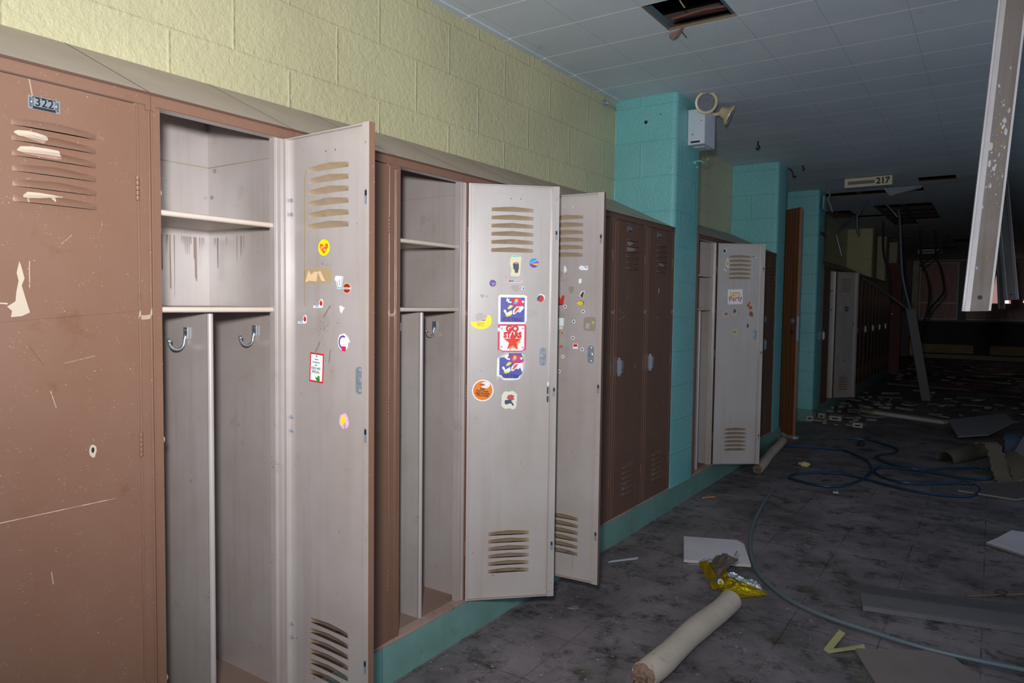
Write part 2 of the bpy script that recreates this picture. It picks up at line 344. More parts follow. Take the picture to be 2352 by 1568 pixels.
# ---------------------------------------------------------------- lockers
DL = 0.322; Z0 = 0.142; Z1 = 1.618
LT = [1.526 - 0.0284 * k for k in range(6)]; LB = [0.370 - 0.0274 * k for k in range(6)]
def door_skin(mb, Y, mi, mh, sgn):
    u0, u1 = 0.082, 0.232; nk = 14
    us = [u0 + (u1 - u0) * (0.5 - 0.5 * math.cos(math.pi * k / nk)) for k in range(nk + 1)]
    zs = sorted(LT + LB)
    ht = lambda u: 0.0125 + 0.0055 * (1 - abs((u - u0) / (u1 - u0) * 2 - 1))
    mb.add([(0, Y, Z0), (u0, Y, Z0), (u0, Y, Z1), (0, Y, Z1)], [(0, 1, 2, 3)], mi)
    mb.add([(u1, Y, Z0), (DL, Y, Z0), (DL, Y, Z1), (u1, Y, Z1)], [(0, 1, 2, 3)], mi)
    for a, b in zip(us, us[1:]):
        pa = pb = Z0
        for z in zs:
            mb.add([(a, Y, pa), (b, Y, pb), (b, Y, z), (a, Y, z)], [(0, 1, 2, 3)], mi); pa = z + ht(a); pb = z + ht(b)
        mb.add([(a, Y, pa), (b, Y, pb), (b, Y, Z1), (a, Y, Z1)], [(0, 1, 2, 3)], mi)
    for z in zs:       # hoods bulge outward and stay open at the bottom
        vs = []; ns = 6
        for u in us:
            t = (u - u0) / (u1 - u0) * 2 - 1; tp = max(0.0, 1 - abs(t) ** 4)
            for s in range(ns + 1):
                q = s / ns; vs.append((u, Y + 0.0115 * (1.35 * q - 0.35 * q * q) * tp, z + ht(u) * (1 - q)))
        n = ns + 1
        mb.add(vs, [(i * n + s, (i + 1) * n + s, (i + 1) * n + s + 1, i * n + s + 1) for i in range(nk) for s in range(ns)], mh)
_doorcache = {}
def make_door(parent, ang, brown):
    key = brown.name
    d = None
    if key not in _doorcache:
        mb = MB()
        door_skin(mb, 0.0042, 1, 2, 1); door_skin(mb, 0.0056, 0, 0, 1)
        # folded channels: 0 brown outside, 1 greige inside; faces -x +x -y +y -z +z
        mb.box(-0.001, -0.010, Z0, 0.007, 0.0050, Z1, [0, 1, 1, 0, 0, 0])
        mb.box(0.298, -0.012, Z0, DL, 0.0042, Z1, [1, 0, 1, 0, 0, 0]); mb.box(DL - 0.0012, 0.0042, Z0, DL, 0.0054, Z1, 0)
        mb.box(0.007, -0.008, Z1 - 0.003, 0.298, 0.0050, Z1 - 0.0003, [0, 0, 1, 0, 1, 0]); mb.box(0.007, -0.008, Z0 + 0.0003, 0.298, 0.0050, Z0 + 0.003, [0, 0, 1, 0, 0, 3])
        o = mb.build('door', [brown, M_beige, M_louv, M_rust], None)
        _doorcache[key] = o.data; d = o
    else:
        d = bpy.data.objects.new('door', _doorcache[key]); C.objects.link(d)
    d.parent = parent; d.location = (0.010, W - 0.03, 0) if ang > -89 else (-0.0030, W - 0.0335, 0); d.rotation_euler = (0, 0, R(ang))
    return d
_parts = {}
def part(name, fn, mats, parent, loc=(0, 0, 0), rot=None, smooth=False, key=None, label=None):
    key = key or name
    if key not in _parts:
        mb = MB(); fn(mb); o = mb.build(name, mats, None, smooth=smooth); _parts[key] = o.data
    else:
        o = bpy.data.objects.new(name, _parts[key]); C.objects.link(o)
    o.parent = parent; o.location = loc
    if rot: o.rotation_euler = rot
    if label: o['label'] = label
    return o
def f_body(mb):
    t = 0.0012
    mb.box(-D + 0.012, 0.004, ZB + 0.006, -0.001, 0.004 + t, ZT - 0.002, [0] * 6)
    mb.box(-D + 0.012, W - 0.006, ZB + 0.006, -0.001, W - 0.006 + t, ZT - 0.002, [0] * 6)
    mb.box(-D + 0.010, 0.004, ZB + 0.006, -D + 0.012, W - 0.004, ZS - 0.012)
    for y in (0.004, W - 0.006):
        mb.prism([(-D + 0.012, ZT - 0.002), (-0.001, ZT - 0.002), (-D + 0.012, ZS - 0.012)], y, y + t, 0, 'y')
    mb.box(-D + 0.012, W - 0.030, ZB + 0.006, -D + 0.013, W - 0.006, ZT, 0)
    mb.box(-D + 0.0125, 0.006, 1.585, -D + 0.0135, W - 0.006, 1.587, 2)     # lap seam on the back panel
    mb.box(-D + 0.0122, W - 0.0065, 1.585, -0.02, W - 0.0072, 1.5865, 2)
    mb.box(-D + 0.012, 0.004, ZB + 0.001, -0.004, W - 0.004, ZB + 0.006, [0, 0, 0, 0, 0, 1])
def f_frame(mb):
    e = 0.006
    # stiles with greige inner returns
    mb.box(-0.030, 0.0006, ZB, 0.0, 0.0215, ZT, [1, 0, 0, 1, 0, 0]); mb.box(-0.030, W - 0.031, ZB, 0.0, W - 0.0006, ZT, [1, 0, 1, 0, 0, 0])
    mb.box(-0.030, 0.020, Z1 + 0.003, 0.0, W - 0.031, ZT, [1, 0, 0, 0, 1, 0]); mb.box(-0.030, 0.020, ZB, 0.0, W - 0.031, Z0 - 0.003, [2, 2, 2, 2, 2, 2])
    mb.box(0.0, 0.0006, Z1 + 0.004, 0.003, W - 0.0006, ZT - 0.001, 0)
    mb.box(0.0, 0.0006, Z1 - 0.006, 0.003, 0.010, Z1 + 0.004, 0); mb.box(0.0, W - 0.012, Z1 - 0.006, 0.003, W - 0.0006, Z1 + 0.004, 0)
    mb.tube([(0.001, W - 0.0035, ZB + 0.02), (0.001, W - 0.0035, Z1 - 0.008)], 0.0022, 6, 0); mb.tube([(0.001, 0.0025, ZB + 0.02), (0.001, 0.0025, Z1 - 0.008)], 0.0016, 6, 0)
    mb.tube([(0.001, W - 0.0285, ZB + 0.02), (0.001, W - 0.0285, Z1 - 0.002)], 0.0022, 6, 0)
    mb.box(0.0, 0.0006, ZB, 0.003, W - 0.0006, ZB + 0.011, 2)
def f_jamb(mb): mb.box(-0.030, W - 0.054, ZB + 0.012, -0.0105, W - 0.0312, Z1 + 0.02); mb.box(-0.0105, W - 0.0465, ZB + 0.012, -0.0085, W - 0.0312, Z1 + 0.004)
def f_slope(mb):
    a = (0.0045, ZT); b = (-D + 0.002, ZS)
    mb.prism([a, b, (b[0], b[1] - 0.010), (-0.020, ZT - 0.004), (0.0025, ZT - 0.003)], 0.0014, W - 0.0014, 0, 'y')
    mb.prism([(0.0056, ZT - 0.0040), (0.0056, ZT + 0.0006), (0.0036, ZT + 0.0016), (0.002, ZT - 0.0040)], 0.0, W, 1, 'y')
    mb.prism([(0.0045, ZT + 0.0004), (-D + 0.002, ZS + 0.0004), (-D + 0.002, ZS - 0.002), (0.004, ZT - 0.002)], 0.0, 0.0016, 1, 'y')
    mb.prism([(0.002, ZT - 0.001), (-D + 0.004, ZS - 0.0022), (-D + 0.004, ZS - 0.008), (0.0, ZT - 0.005)], 0.0, W, 1, 'y')
def f_shelf(mb):
    y0, y1 = 0.006, W - 0.008
    mb.box(-D + 0.014, y0, -0.0015, -0.058, y1, 0.0); mb.box(-0.058, 0.022, -0.0015, -0.024, W - 0.0545, 0.0)
    mb.tube([(-0.022, 0.022, -0.0062), (-0.022, W - 0.0545, -0.0062)], 0.0068, 12)
def f_div(mb):
    mb.box(-D + 0.014, 0.1585, ZB + 0.006, -0.036, 0.1598, 1.170)
    mb.tube([(-0.034, 0.1592, ZB + 0.006), (-0.034, 0.1592, 1.170)], 0.0075, 12)
def f_hook(mb):
    # prong curls out from a riveted plate screwed to a -y facing panel
    mb.box(-0.011, -0.003, -0.002, 0.011, 0, 0.026)
    for dx, dz in ((-0.006, 0.006), (0.006, 0.006), (-0.006, 0.019), (0.006, 0.019)): mb.lathe((dx, -0.003, dz), (0, -1, 0), [(0, 0.0028), (0.0015, 0.0024), (0.0022, 0.001)], 8)
    pts = [(0, -0.003, 0.004), (0, -0.006, -0.008)] + [(0, -0.024 + 0.018 * math.cos(R(a)), -0.010 - 0.019 * math.sin(R(a))) for a in range(0, 181, 15)]
    mb.tube(smooth_path(pts, 2), 0.0036, 10)
    mb.lathe((0, -0.042, -0.011), (0, 0, 1), [(-0.002, 0.0036), (0.0, 0.0050), (0.004, 0.0058), (0.008, 0.0046), (0.010, 0.002)], 12)
def f_hinge(mb):
    for k in range(5):
        z = -0.026 + k * 0.0106; mb.lathe((0, 0, z), (0, 0, 1), [(0, 0.0030), (0.0008, 0.0040), (0.0094, 0.0040), (0.0102, 0.0030)], 10)
def f_handle(mb):
    mb.box(0, -0.010, -0.034, 0.003, 0.012, 0.034)
    mb.prism([(-0.012, -0.046), (-0.006, -0.046), (-0.004, 0.046), (-0.012, 0.046)], 0.003, 0.016, 0, 'x')
    mb.prism([(-0.010, -0.034), (0.012, -0.024), (0.014, 0.020), (0.006, 0.033), (-0.010, 0.033)], 0.003, 0.022, 0, 'x')
    mb.box(0.021, -0.002, -0.016, 0.0225, 0.004, -0.008, 1)
def f_plate(mb):
    mb.box(0, -0.028, -0.0125, 0.0012, 0.028, 0.0125, 0)
    mb.box(0.0012, -0.020, -0.0115, 0.0016, 0.020, 0.0115, 1); mb.box(0.0016, -0.019, -0.0065, 0.0019, 0.019, 0.0098, 0)
    for s in (-1, 1):
        for q in (0.0225, 0.0245): mb.box(0.0012, s * q - 0.0005, -0.009, 0.0016, s * q + 0.0005, 0.009, 1)
        mb.lathe((0.0012, s * 0.0215, 0.001), (1, 0, 0), [(0, 0.0026), (0.0012, 0.0022), (0.0018, 0.0008)], 10, 2)
def f_latchplate(mb):
    o = []
    for cx, cz, a0 in ((0, 0.024, 0), (0, -0.024, 180)):
        o += [(cx + 0.013 * math.cos(R(a0 + a)), cz + 0.009 * math.sin(R(a0 + a))) for a in range(0, 181, 30)]
    mb.prism(o, -0.0015, 0, 0, 'y')
    mb.lathe((0, -0.0015, 0), (0, -1, 0), [(0, 0.0085), (0.001, 0.009), (0.0022, 0.0062), (0.0022, 0.005)], 16, 0)
    for z in (-0.025, 0.025): mb.lathe((0, -0.0015, z), (0, -1, 0), [(0, 0.005), (0.002, 0.0045), (0.003, 0.002)], 6, 0)
def f_slot(mb):
    mb.box(-0.0045, -0.0008, -0.017, 0.0045, 0.0, 0.017, 0); mb.box(-0.003, -0.0014, 0.002, 0.003, -0.0006, 0.014, 1)
def f_hplate(mb):
    mb.box(-0.007, -0.0006, -0.027, 0.007, 0, 0.027, 0)
    for z in (-0.018, 0.018): mb.lathe((0, -0.0006, z), (0, -1, 0), [(0, 0.0055), (0.0018, 0.0052), (0.0026, 0.003), (0.0045, 0.0028)], 8, 1)
def f_bumper(mb): mb.lathe((0, 0, 0), (-0.2, 1, 0), [(0, 0.011), (0.006, 0.012), (0.011, 0.009), (0.013, 0.004)], 12)
def f_rivet(mb): mb.lathe((0, 0, 0), (0, -1, 0), [(0, 0.003), (0.001, 0.0026), (0.0016, 0.001)], 8)
def f_bolt(mb):
    mb.box(-0.006, -0.0004, -0.006, 0.006, 0, 0.006); mb.lathe((0, -0.0004, 0), (0, -1, 0), [(0, 0.0035), (0.003, 0.0032), (0.004, 0.0014)], 6)
M_grayplate = plain('grey_plate', (150, 158, 164), 0.35, 0.5)
def locker(y, label, ang=-90, brown=M_brown, inside=True, number=None, handle=True, near=True, group=None, hooks=True, plates=False):
    t = empty('locker', (0, y, 0), 0, label, 'locker', group)
    part('body', f_body, [M_beige, M_bottom, M_louv], t)
    part('face_frame', f_frame, [brown, M_beige, M_rust], t, key='face_frame' + brown.name)
    part('sloping_top', f_slope, [M_slope, plain('dark_rust_seam', (84, 58, 46), 0.8)], t, label='grey brown sloping top')
    opened = ang > -89
    if opened:
        part('jamb_return', f_jamb, [M_beige], t)
        part('shelf', f_shelf, [M_shelf], t, (0, 0, 1.404), smooth=True); part('shelf', f_shelf, [M_shelf], t, (0, 0, 1.186), smooth=True)
        part('divider', f_div, [M_beige], t, smooth=True)
        if hooks:
            part('coat_hook', f_hook, [M_chrome], t, (-0.133, 0.1585, 1.108), (0, 0, R(-8)), smooth=True, label='chrome coat hook')
            part('coat_hook', f_hook, [M_chrome], t, (-0.160, W - 0.0065, 1.108), (0, 0, R(-8)), smooth=True, label='chrome coat hook')
        for z in (1.44, 0.885, 0.33): part('door_bumper', f_bumper, [plain('yellowed_rubber', (190, 170, 140), 0.5)], t, (-0.020, 0.0201, z), smooth=True)
        for (x, z) in ((-D + 0.045, 1.575), (-D + 0.03, 1.50)):
            part('bolt', f_bolt, [M_steel], t, (x, W - 0.0065, z))
    d = make_door(t, ang, brown)
    hl = 'steel hinge'
    for z in (1.441, 0.886, 0.328):
        part('hinge', f_hinge, [brown], d, (-0.002, 0.0066, z), key='hinge' + brown.name, smooth=True)
    if opened:
        for z in (1.447, 0.889, 0.329): part('latch_slot', f_slot, [M_steel, M_dark], d, (0.312, -0.0121, z), label='dark steel latch slot')
        part('screw', f_rivet, [M_steel], d, (0.311, -0.0121, 1.572)); part('screw', f_rivet, [M_steel], d, (0.311, -0.0121, 0.192))
        for z in ((1.444, 0.882, 0.328) if plates else ()): part('hinge_plate', f_hplate, [M_beige, M_steel], d, (0.014, 0.0041, z))
        part('latch_plate', f_latchplate, [M_steel], d, (0.273, 0.0041, 1.015), smooth=False, label='zinc latch back plate')
        for u in (0.150, 0.185): part('rivet', f_rivet, [M_chrome], d, (u, 0.0041, 1.572))
    if handle:
        part('handle', f_handle, [M_steel, M_dark], d, (DL - 0.027, 0.0056, 0.896), (0, 0, R(90)), key='handle', label='blue grey steel latch handle')
    return t, d
def face(d, name, label=None):
    """flat thing on the outside face of a closed door: given in world-like (y from the hinge, z)"""
    pass
def flat(parent, name, layers, label=None, side=-1, y=0.0041, step=0.00025, rough=0.35, pos=(0, 0)):
    """printed or torn paper stuck on a door: layers of (outline, rgb) or ('text', s, size, u, z, rgb, bold, squeeze, angle)"""
    mb = MB(); mats = []; names = {}
    def mi(rgb):
        if rgb not in names:
            names[rgb] = len(mats); mats.append(plain('print_%d_%d_%d' % rgb, rgb, rough))
        return names[rgb]
    sgn = side; k = 0
    for L in layers:
        if L[0] == 'text':
            _, s, size, u, z, rgb, bold, sq, an = L
            vs, fs = text_mesh(s, size, bold); ca, sa = math.cos(R(an)), math.sin(R(an))
            yy = y + sgn * step * (k + 1); k += 1
            out = []
            for vx, vz, _z in vs:
                vx *= sq; px, pz = vx * ca - vz * sa, vx * sa + vz * ca
                out.append((pos[0] + u + (px if side < 0 else -px), yy, pos[1] + z + pz))
            mb.add(out, fs, mi(rgb))
        else:
            pts, rgb = L; a = y + sgn * step * k; b = y + sgn * step * (k + 1); k += 1
            mb.prism([(pos[0] + p[0], pos[1] + p[1]) for p in pts], a, b, mi(rgb), 'y')
    o = mb.build(name, mats, parent)
    if label: o['label'] = label
    return o
def ell(cu, cz, ru, rz, n=24, a0=0, a1=360): return [(cu + ru * math.cos(R(a0 + (a1 - a0) * k / n)), cz + rz * math.sin(R(a0 + (a1 - a0) * k / n))) for k in range(n if a1 - a0 == 360 else n + 1)]
def rect(u0, z0, u1, z1): return [(u0, z0), (u1, z0), (u1, z1), (u0, z1)]
def ragged(cu, cz, ru, rz, seed, n=18, j=0.3, sq=2.5):
    rn = random.Random(seed); o = []
    for k in range(n):
        a = 2 * math.pi * k / n; c, s = math.cos(a), math.sin(a); q = (abs(c) ** sq + abs(s) ** sq) ** (-1 / sq) * (1 - j * rn.random())
        o.append((cu + ru * q * c, cz + rz * q * s))
    return o
def star(cu, cz, r, n=5, q=0.4, a0=90): return [(cu + r * (1 if k % 2 == 0 else q) * math.cos(R(a0 + 180 * k / n)), cz + r * (1 if k % 2 == 0 else q) * math.sin(R(a0 + 180 * k / n))) for k in range(2 * n)]
WH = (240, 242, 244); RED = (205, 40, 50); YEL = (238, 222, 30); ORG = (235, 120, 25); PUR = (92, 92, 170); BLU = (60, 100, 190); CR = (182, 168, 150); GR = (140, 132, 122); BK = (40, 38, 42)
def peel(d, pts, name='peeled_paint', rgb=CR, y=0.0060, lab=None):
    return flat(d, name, [(pts, rgb)], lab, 1, y, 0.0003, 0.6)
def plate_on(d, num, u, z):
    part('number_plate', f_plate, [M_grayplate, M_dark, M_chrome], d, (u, 0.0057, z), (0, 0, R(90)), label='chrome number plate')
    if num: flat(d, 'plate_number', [('text', num, 0.0225, u, z + 0.0017, (20, 26, 34), 0.0002, 1.0, 0)], None, 1, 0.0077)
# --- locker 322
t, d = locker(-W, 'closed brown locker numbered 322, nearest the camera at left, peeling paint on its louvres', -90)
plate_on(d, '322', 0.176, 1.575)
def hood_patch(d, k, spans, rgb=CR):
    """paint peeled off the strip between louvre slit k and the next hood; spans: (u, s_top, s_bottom) with s 0 at the slit and 1 at the next lip"""
    mb = MB(); vs = []; n = 5; h0 = lambda u: 0.0125 + 0.0055 * (1 - abs((u - 0.082) / 0.15 * 2 - 1))
    for (u, a, b) in spans:
        for i in range(n + 1):
            q = a + (b - a) * i / n; zt = LT[k + 1] + h0(u)
            if q < 0.4: z = LT[k] + (zt - LT[k]) * q / 0.4; y = 0.0062
            else: g = (q - 0.4) / 0.6; z = LT[k + 1] + h0(u) * (1 - g); y = 0.0066 + 0.0115 * (1.35 * g - 0.35 * g * g) * (1 - abs((u - 0.157) / 0.075) ** 4)
            vs.append((u, y, z))
    mb.add(vs, [(c * (n + 1) + i, (c + 1) * (n + 1) + i, (c + 1) * (n + 1) + i + 1, c * (n + 1) + i + 1) for c in range(len(spans) - 1) for i in range(n)])
    return mb.build('peeled_paint', plain('print_%d_%d_%d' % rgb, rgb, 0.6), d)
hood_patch(d, 0, [(0.228, .30, .36), (0.222, .22, .55), (0.205, .18, .62), (0.190, .22, .66), (0.176, .32, .72), (0.172, .40, .60)])
hood_patch(d, 0, [(0.212, .60, .66), (0.195, .66, .88), (0.183, .70, .98), (0.178, .74, .80)], (160, 124, 110))
hood_patch(d, 1, [(0.224, .45, .55), (0.218, .25, .62), (0.200, .18, .64), (0.175, .18, .64), (0.152, .22, .66), (0.150, .3, .62)])
hood_patch(d, 1, [(0.216, .66, .72), (0.190, .68, .86), (0.160, .68, .90), (0.150, .72, .80)], (160, 124, 110))
hood_patch(d, 4, [(0.216, .45, .6), (0.208, .22, .64), (0.190, .22, .60), (0.165, .30, .50), (0.152, .36, .44), (0.146, .34, .40)])
hood_patch(d, 4, [(0.168, .40, .60), (0.163, .45, .80), (0.161, .5, .70)])
peel(d, [(0.224, 1.272), (0.221, 1.262), (0.216, 1.240), (0.221, 1.226), (0.212, 1.19), (0.208, 1.175), (0.222, 1.168), (0.240, 1.166), (0.238, 1.178), (0.246, 1.186), (0.232, 1.196), (0.230, 1.215), (0.226, 1.235), (0.229, 1.25)], 'scar')
peel(d, [(0.245, 1.190), (0.30, 1.195), (0.245, 1.193)], 'scar')
def scratch(d, a, b, wd=0.0006, rgb=CR, seed=0):
    rn = random.Random(seed); mb = MB(); n = 14; dv = (Vector(b) - Vector(a)) / n; nn = Vector((-dv.y, dv.x)).normalized() * wd
    for i in range(n):
        p = Vector(a) + dv * i; q = p + dv; wk = 0.35 + 0.65 * rn.random()
        mb.prism([tuple(p - nn * wk), tuple(q - nn * wk), tuple(q + nn * wk), tuple(p + nn * wk)], 0.0057, 0.0059, 0, 'y')
    o = mb.build('scratch', plain('print_%d_%d_%d' % rgb, rgb, 0.5), d)
scratch(d, (0.285, 0.779), (0.055, 0.779), 0.0009, seed=1); scratch(d, (0.175, 1.02), (0.165, 0.985), 0.0007, seed=2); scratch(d, (0.15, 1.073), (0.09, 1.085), 0.0004, seed=3)
scratch(d, (0.30, 1.153), (0.004, 1.177), 0.0004, (84, 62, 52), 4); scratch(d, (0.21, 1.11), (0.185, 1.07), 0.0006, (96, 70, 56), 5); scratch(d, (0.15, 1.31), (0.13, 1.33), 0.0004, seed=6)
flat(d, 'lock_hole', [(ragged(0.098, 0.888, 0.0075, 0.015, 3, 12, 0.2), CR), (ell(0.098, 0.890, 0.003, 0.006, 10), BK)], None, 1, 0.0058)
# --- first open locker
t, d = locker(0, 'open locker beside number 322, its door bearing the red-edged KIDS ARE SPECIAL sticker', -2, handle=False, plates=True)
flat(d, 'heart_sticker', [(ell(0.1415, 1.3365, 0.0215, 0.0200, 30), (250, 240, 0)), ([(0.1415, 1.320), (0.1255, 1.3365), (0.126, 1.3450), (0.1335, 1.3465), (0.1415, 1.3415), (0.1495, 1.3465), (0.157, 1.3450), (0.1575, 1.3365)], (238, 105, 15)), ('text', 'Grow', 0.008, 0.139, 1.3385, (250, 225, 170), 0.0002, 1, 20), ('text', 'Up', 0.007, 0.145, 1.331, (250, 225, 170), 0.0002, 1, 20)], 'round yellow sticker with an orange heart')
flat(d, 'tape_residue', [(ragged(0.1185, 1.268, 0.057, 0.0205, 5, 26, 0.10, 8), (168, 148, 112)), ([(0.068, 1.252), (0.077, 1.252), (0.080, 1.255), (0.112, 1.253), (0.118, 1.277), (0.104, 1.277), (0.092, 1.270), (0.081, 1.281)], (222, 188, 150)), ([(0.119, 1.277), (0.128, 1.279), (0.147, 1.253), (0.133, 1.254), (0.124, 1.268)], (222, 188, 150))], 'torn brown tape residue', rough=0.7)
flat(d, 'cup_sticker', [([(0.184, 1.264), (0.190, 1.266), (0.213, 1.264), (0.207, 1.234), (0.192, 1.234), (0.188, 1.253), (0.183, 1.255)], WH), ([(0.1905, 1.252), (0.1925, 1.252), (0.195, 1.238), (0.205, 1.238), (0.209, 1.263), (0.211, 1.263), (0.2065, 1.2355), (0.193, 1.2355)], (70, 160, 200)), (rect(0.1995, 1.241, 0.2015, 1.257), (190, 60, 60))], 'white cup shaped sticker')
flat(d, 'oval_sticker', [(ell(0.227, 1.2355, 0.0145, 0.0125), (235, 190, 170)), (ell(0.227, 1.2355, 0.013, 0.0112), (150, 45, 25)), (rect(0.2145, 1.233, 0.2395, 1.238), (240, 235, 230)), ('text', 'COUNTY', 0.0062, 0.227, 1.2355, (60, 50, 60), 0.0002, 0.9, 0)], 'small oval rust red sticker')
for (u, z, s) in ((0.119, 1.197, 1.0), (0.055, 1.156, 0.9)):
    flat(d, 'chilli_sticker', [([(u - .019 * s, z - .005), (u + .004, z - .003), (u + .004, z + .004), (u + .009, z + .012), (u + .015, z + .012), (u + .019, z + .004), (u + .017, z - .009), (u + .010, z - .010), (u - .018 * s, z - .011)], WH), (ell(u + 0.0115, z + 0.001, 0.0055, 0.0065), (190, 50, 30)), ([(u + .011, z + .007), (u + .013, z + .011), (u + .009, z + .010)], (40, 60, 50)), ('text', 'CHILI', 0.0075, u - 0.004, z - 0.0065, (120, 140, 190), 0.0003, 0.9, 4)], 'small die cut sticker with red pepper')
flat(d, 'torn_sticker', [([(0.199, 1.1925), (0.208, 1.1925), (0.211, 1.190), (0.219, 1.189), (0.212, 1.181), (0.207, 1.174), (0.202, 1.180)], WH)], 'torn white paper scrap')
cs = [(0.213 + 0.016 * math.cos(R(a)), 1.104 + 0.017 * math.sin(R(a))) for a in range(55, 300, 20)] + [(0.213 + 0.011 * math.cos(R(a)), 1.104 + 0.012 * math.sin(R(a))) for a in range(280, 40, -20)]
flat(d, 'letter_sticker', [(ragged(0.2135, 1.105, 0.020, 0.021, 8, 20, 0.12), WH), ([(0.222, 1.122), (0.230, 1.118), (0.240, 1.104), (0.228, 1.108)], WH), (cs, (98, 84, 160)), ([(0.208, 1.094), (0.225, 1.094), (0.223, 1.082), (0.209, 1.083)], (205, 35, 85))], 'torn sticker of a purple letter C')
sp = [(0.088, 1.0735), (0.1415, 1.0710), (0.1375, 0.9970), (0.0835, 0.9990)]
def shrink(p, f): cx = sum(q[0] for q in p) / len(p); cz = sum(q[1] for q in p) / len(p); return [(cx + (q[0] - cx) * f, cz + (q[1] - cz) * (1 - (1 - f) * 0.7)) for q in p]
ly = [(sp, (214, 30, 45)), (shrink(sp, 0.84), (236, 246, 244))]
for k, (s_, z, q) in enumerate([('My', 1.0640, 0.0062), ('Nurse', 1.0565, 0.0062), ('Practitioner', 1.0490, 0.0062), ('Says', 1.0420, 0.0054), ('KIDS ARE', 1.0335, 0.0088), ('SPECIAL', 1.0245, 0.0088)]):
    ly.append(('text', s_, q, 0.1135 - 0.0004 * k, z, (40, 44, 50), 0.00015, 0.95, -2))
ly += [(ell(0.121, 1.006, 0.0065, 0.0060), (50, 150, 20)), (ell(0.123, 1.0125, 0.0038, 0.0035), (50, 150, 20)), ([(0.115, 1.004), (0.110, 1.012), (0.112, 1.0125), (0.117, 1.008)], (60, 80, 60))]
flat(d, 'practice_sticker', ly, 'red edged white sticker reading KIDS ARE SPECIAL')
flat(d, 'torn_sticker', [(ragged(0.2165, 0.911, 0.018, 0.021, 21, 18, 0.25), (230, 180, 215)), (ragged(0.214, 0.911, 0.012, 0.013, 22, 16, 0.35), (240, 220, 40)), (ragged(0.220, 0.901, 0.006, 0.008, 23, 10, 0.4), (180, 160, 190))], 'scratched pink and yellow sticker')
for (pp, s) in [(((0.138, 1.163), (0.166, 1.193)), 1), (((0.108, 1.076), (0.127, 1.102)), 2), (((0.160, 1.050), (0.166, 1.085)), 3)]:
    a, b = pp; dx, dz = b[0] - a[0], b[1] - a[1]; rn = random.Random(s)
    pts = [(a[0] + dx * k / 6 - 0.0025 * (0.4 + rn.random()), a[1] + dz * k / 6 + 0.001) for k in range(7)] + [(a[0] + dx * k / 6 + 0.0025 * (0.3 + rn.random()), a[1] + dz * k / 6 - 0.002) for k in range(6, -1, -1)]
    flat(d, 'glue_mark', [(pts, (134, 122, 112))], None, rough=0.8)
flat(d, 'drip_stain', [([(0.064, 1.190), (0.0655, 1.190), (0.0675, 1.50), (0.073, 1.535), (0.0705, 1.535), (0.0655, 1.505)], (150, 130, 70))], None, rough=0.5)
# rusty stains inside the upper compartment of this locker
rn = random.Random(4); mb = MB()
for k in range(44):
    y = 0.02 + rn.random() * 0.34; z1 = 1.383; ln = 0.02 + rn.random() ** 2.5 * 0.17
    mb.add([(-D + 0.0134, y, z1), (-D + 0.0134, y + 0.0024, z1), (-D + 0.0134, y + 0.0022 + rn.uniform(-.002, .002), z1 - ln), (-D + 0.0134, y + 0.001, z1 - ln)], [(0, 1, 2, 3)])
for k in range(8):
    x = -D + 0.02 + rn.random() * 0.16; z1 = 1.383; ln = 0.02 + rn.random() ** 2 * 0.09
    mb.add([(x, W - 0.0064, z1), (x + 0.003, W - 0.0064, z1), (x + 0.002, W - 0.0064, z1 - ln), (x + 0.001, W - 0.0064, z1 - ln)], [(0, 1, 2, 3)])
o = mb.build('rust_runs', plain('rust_run', (148, 128, 118), 0.45), t); o['label'] = 'brown rust runs below the upper shelf'; o['kind'] = 'stuff'
# --- closed locker behind the first open door
t, d = locker(W, 'closed brown locker mostly hidden behind the first open door, right stile scratched', -90)
plate_on(d, None, 0.176, 1.575)
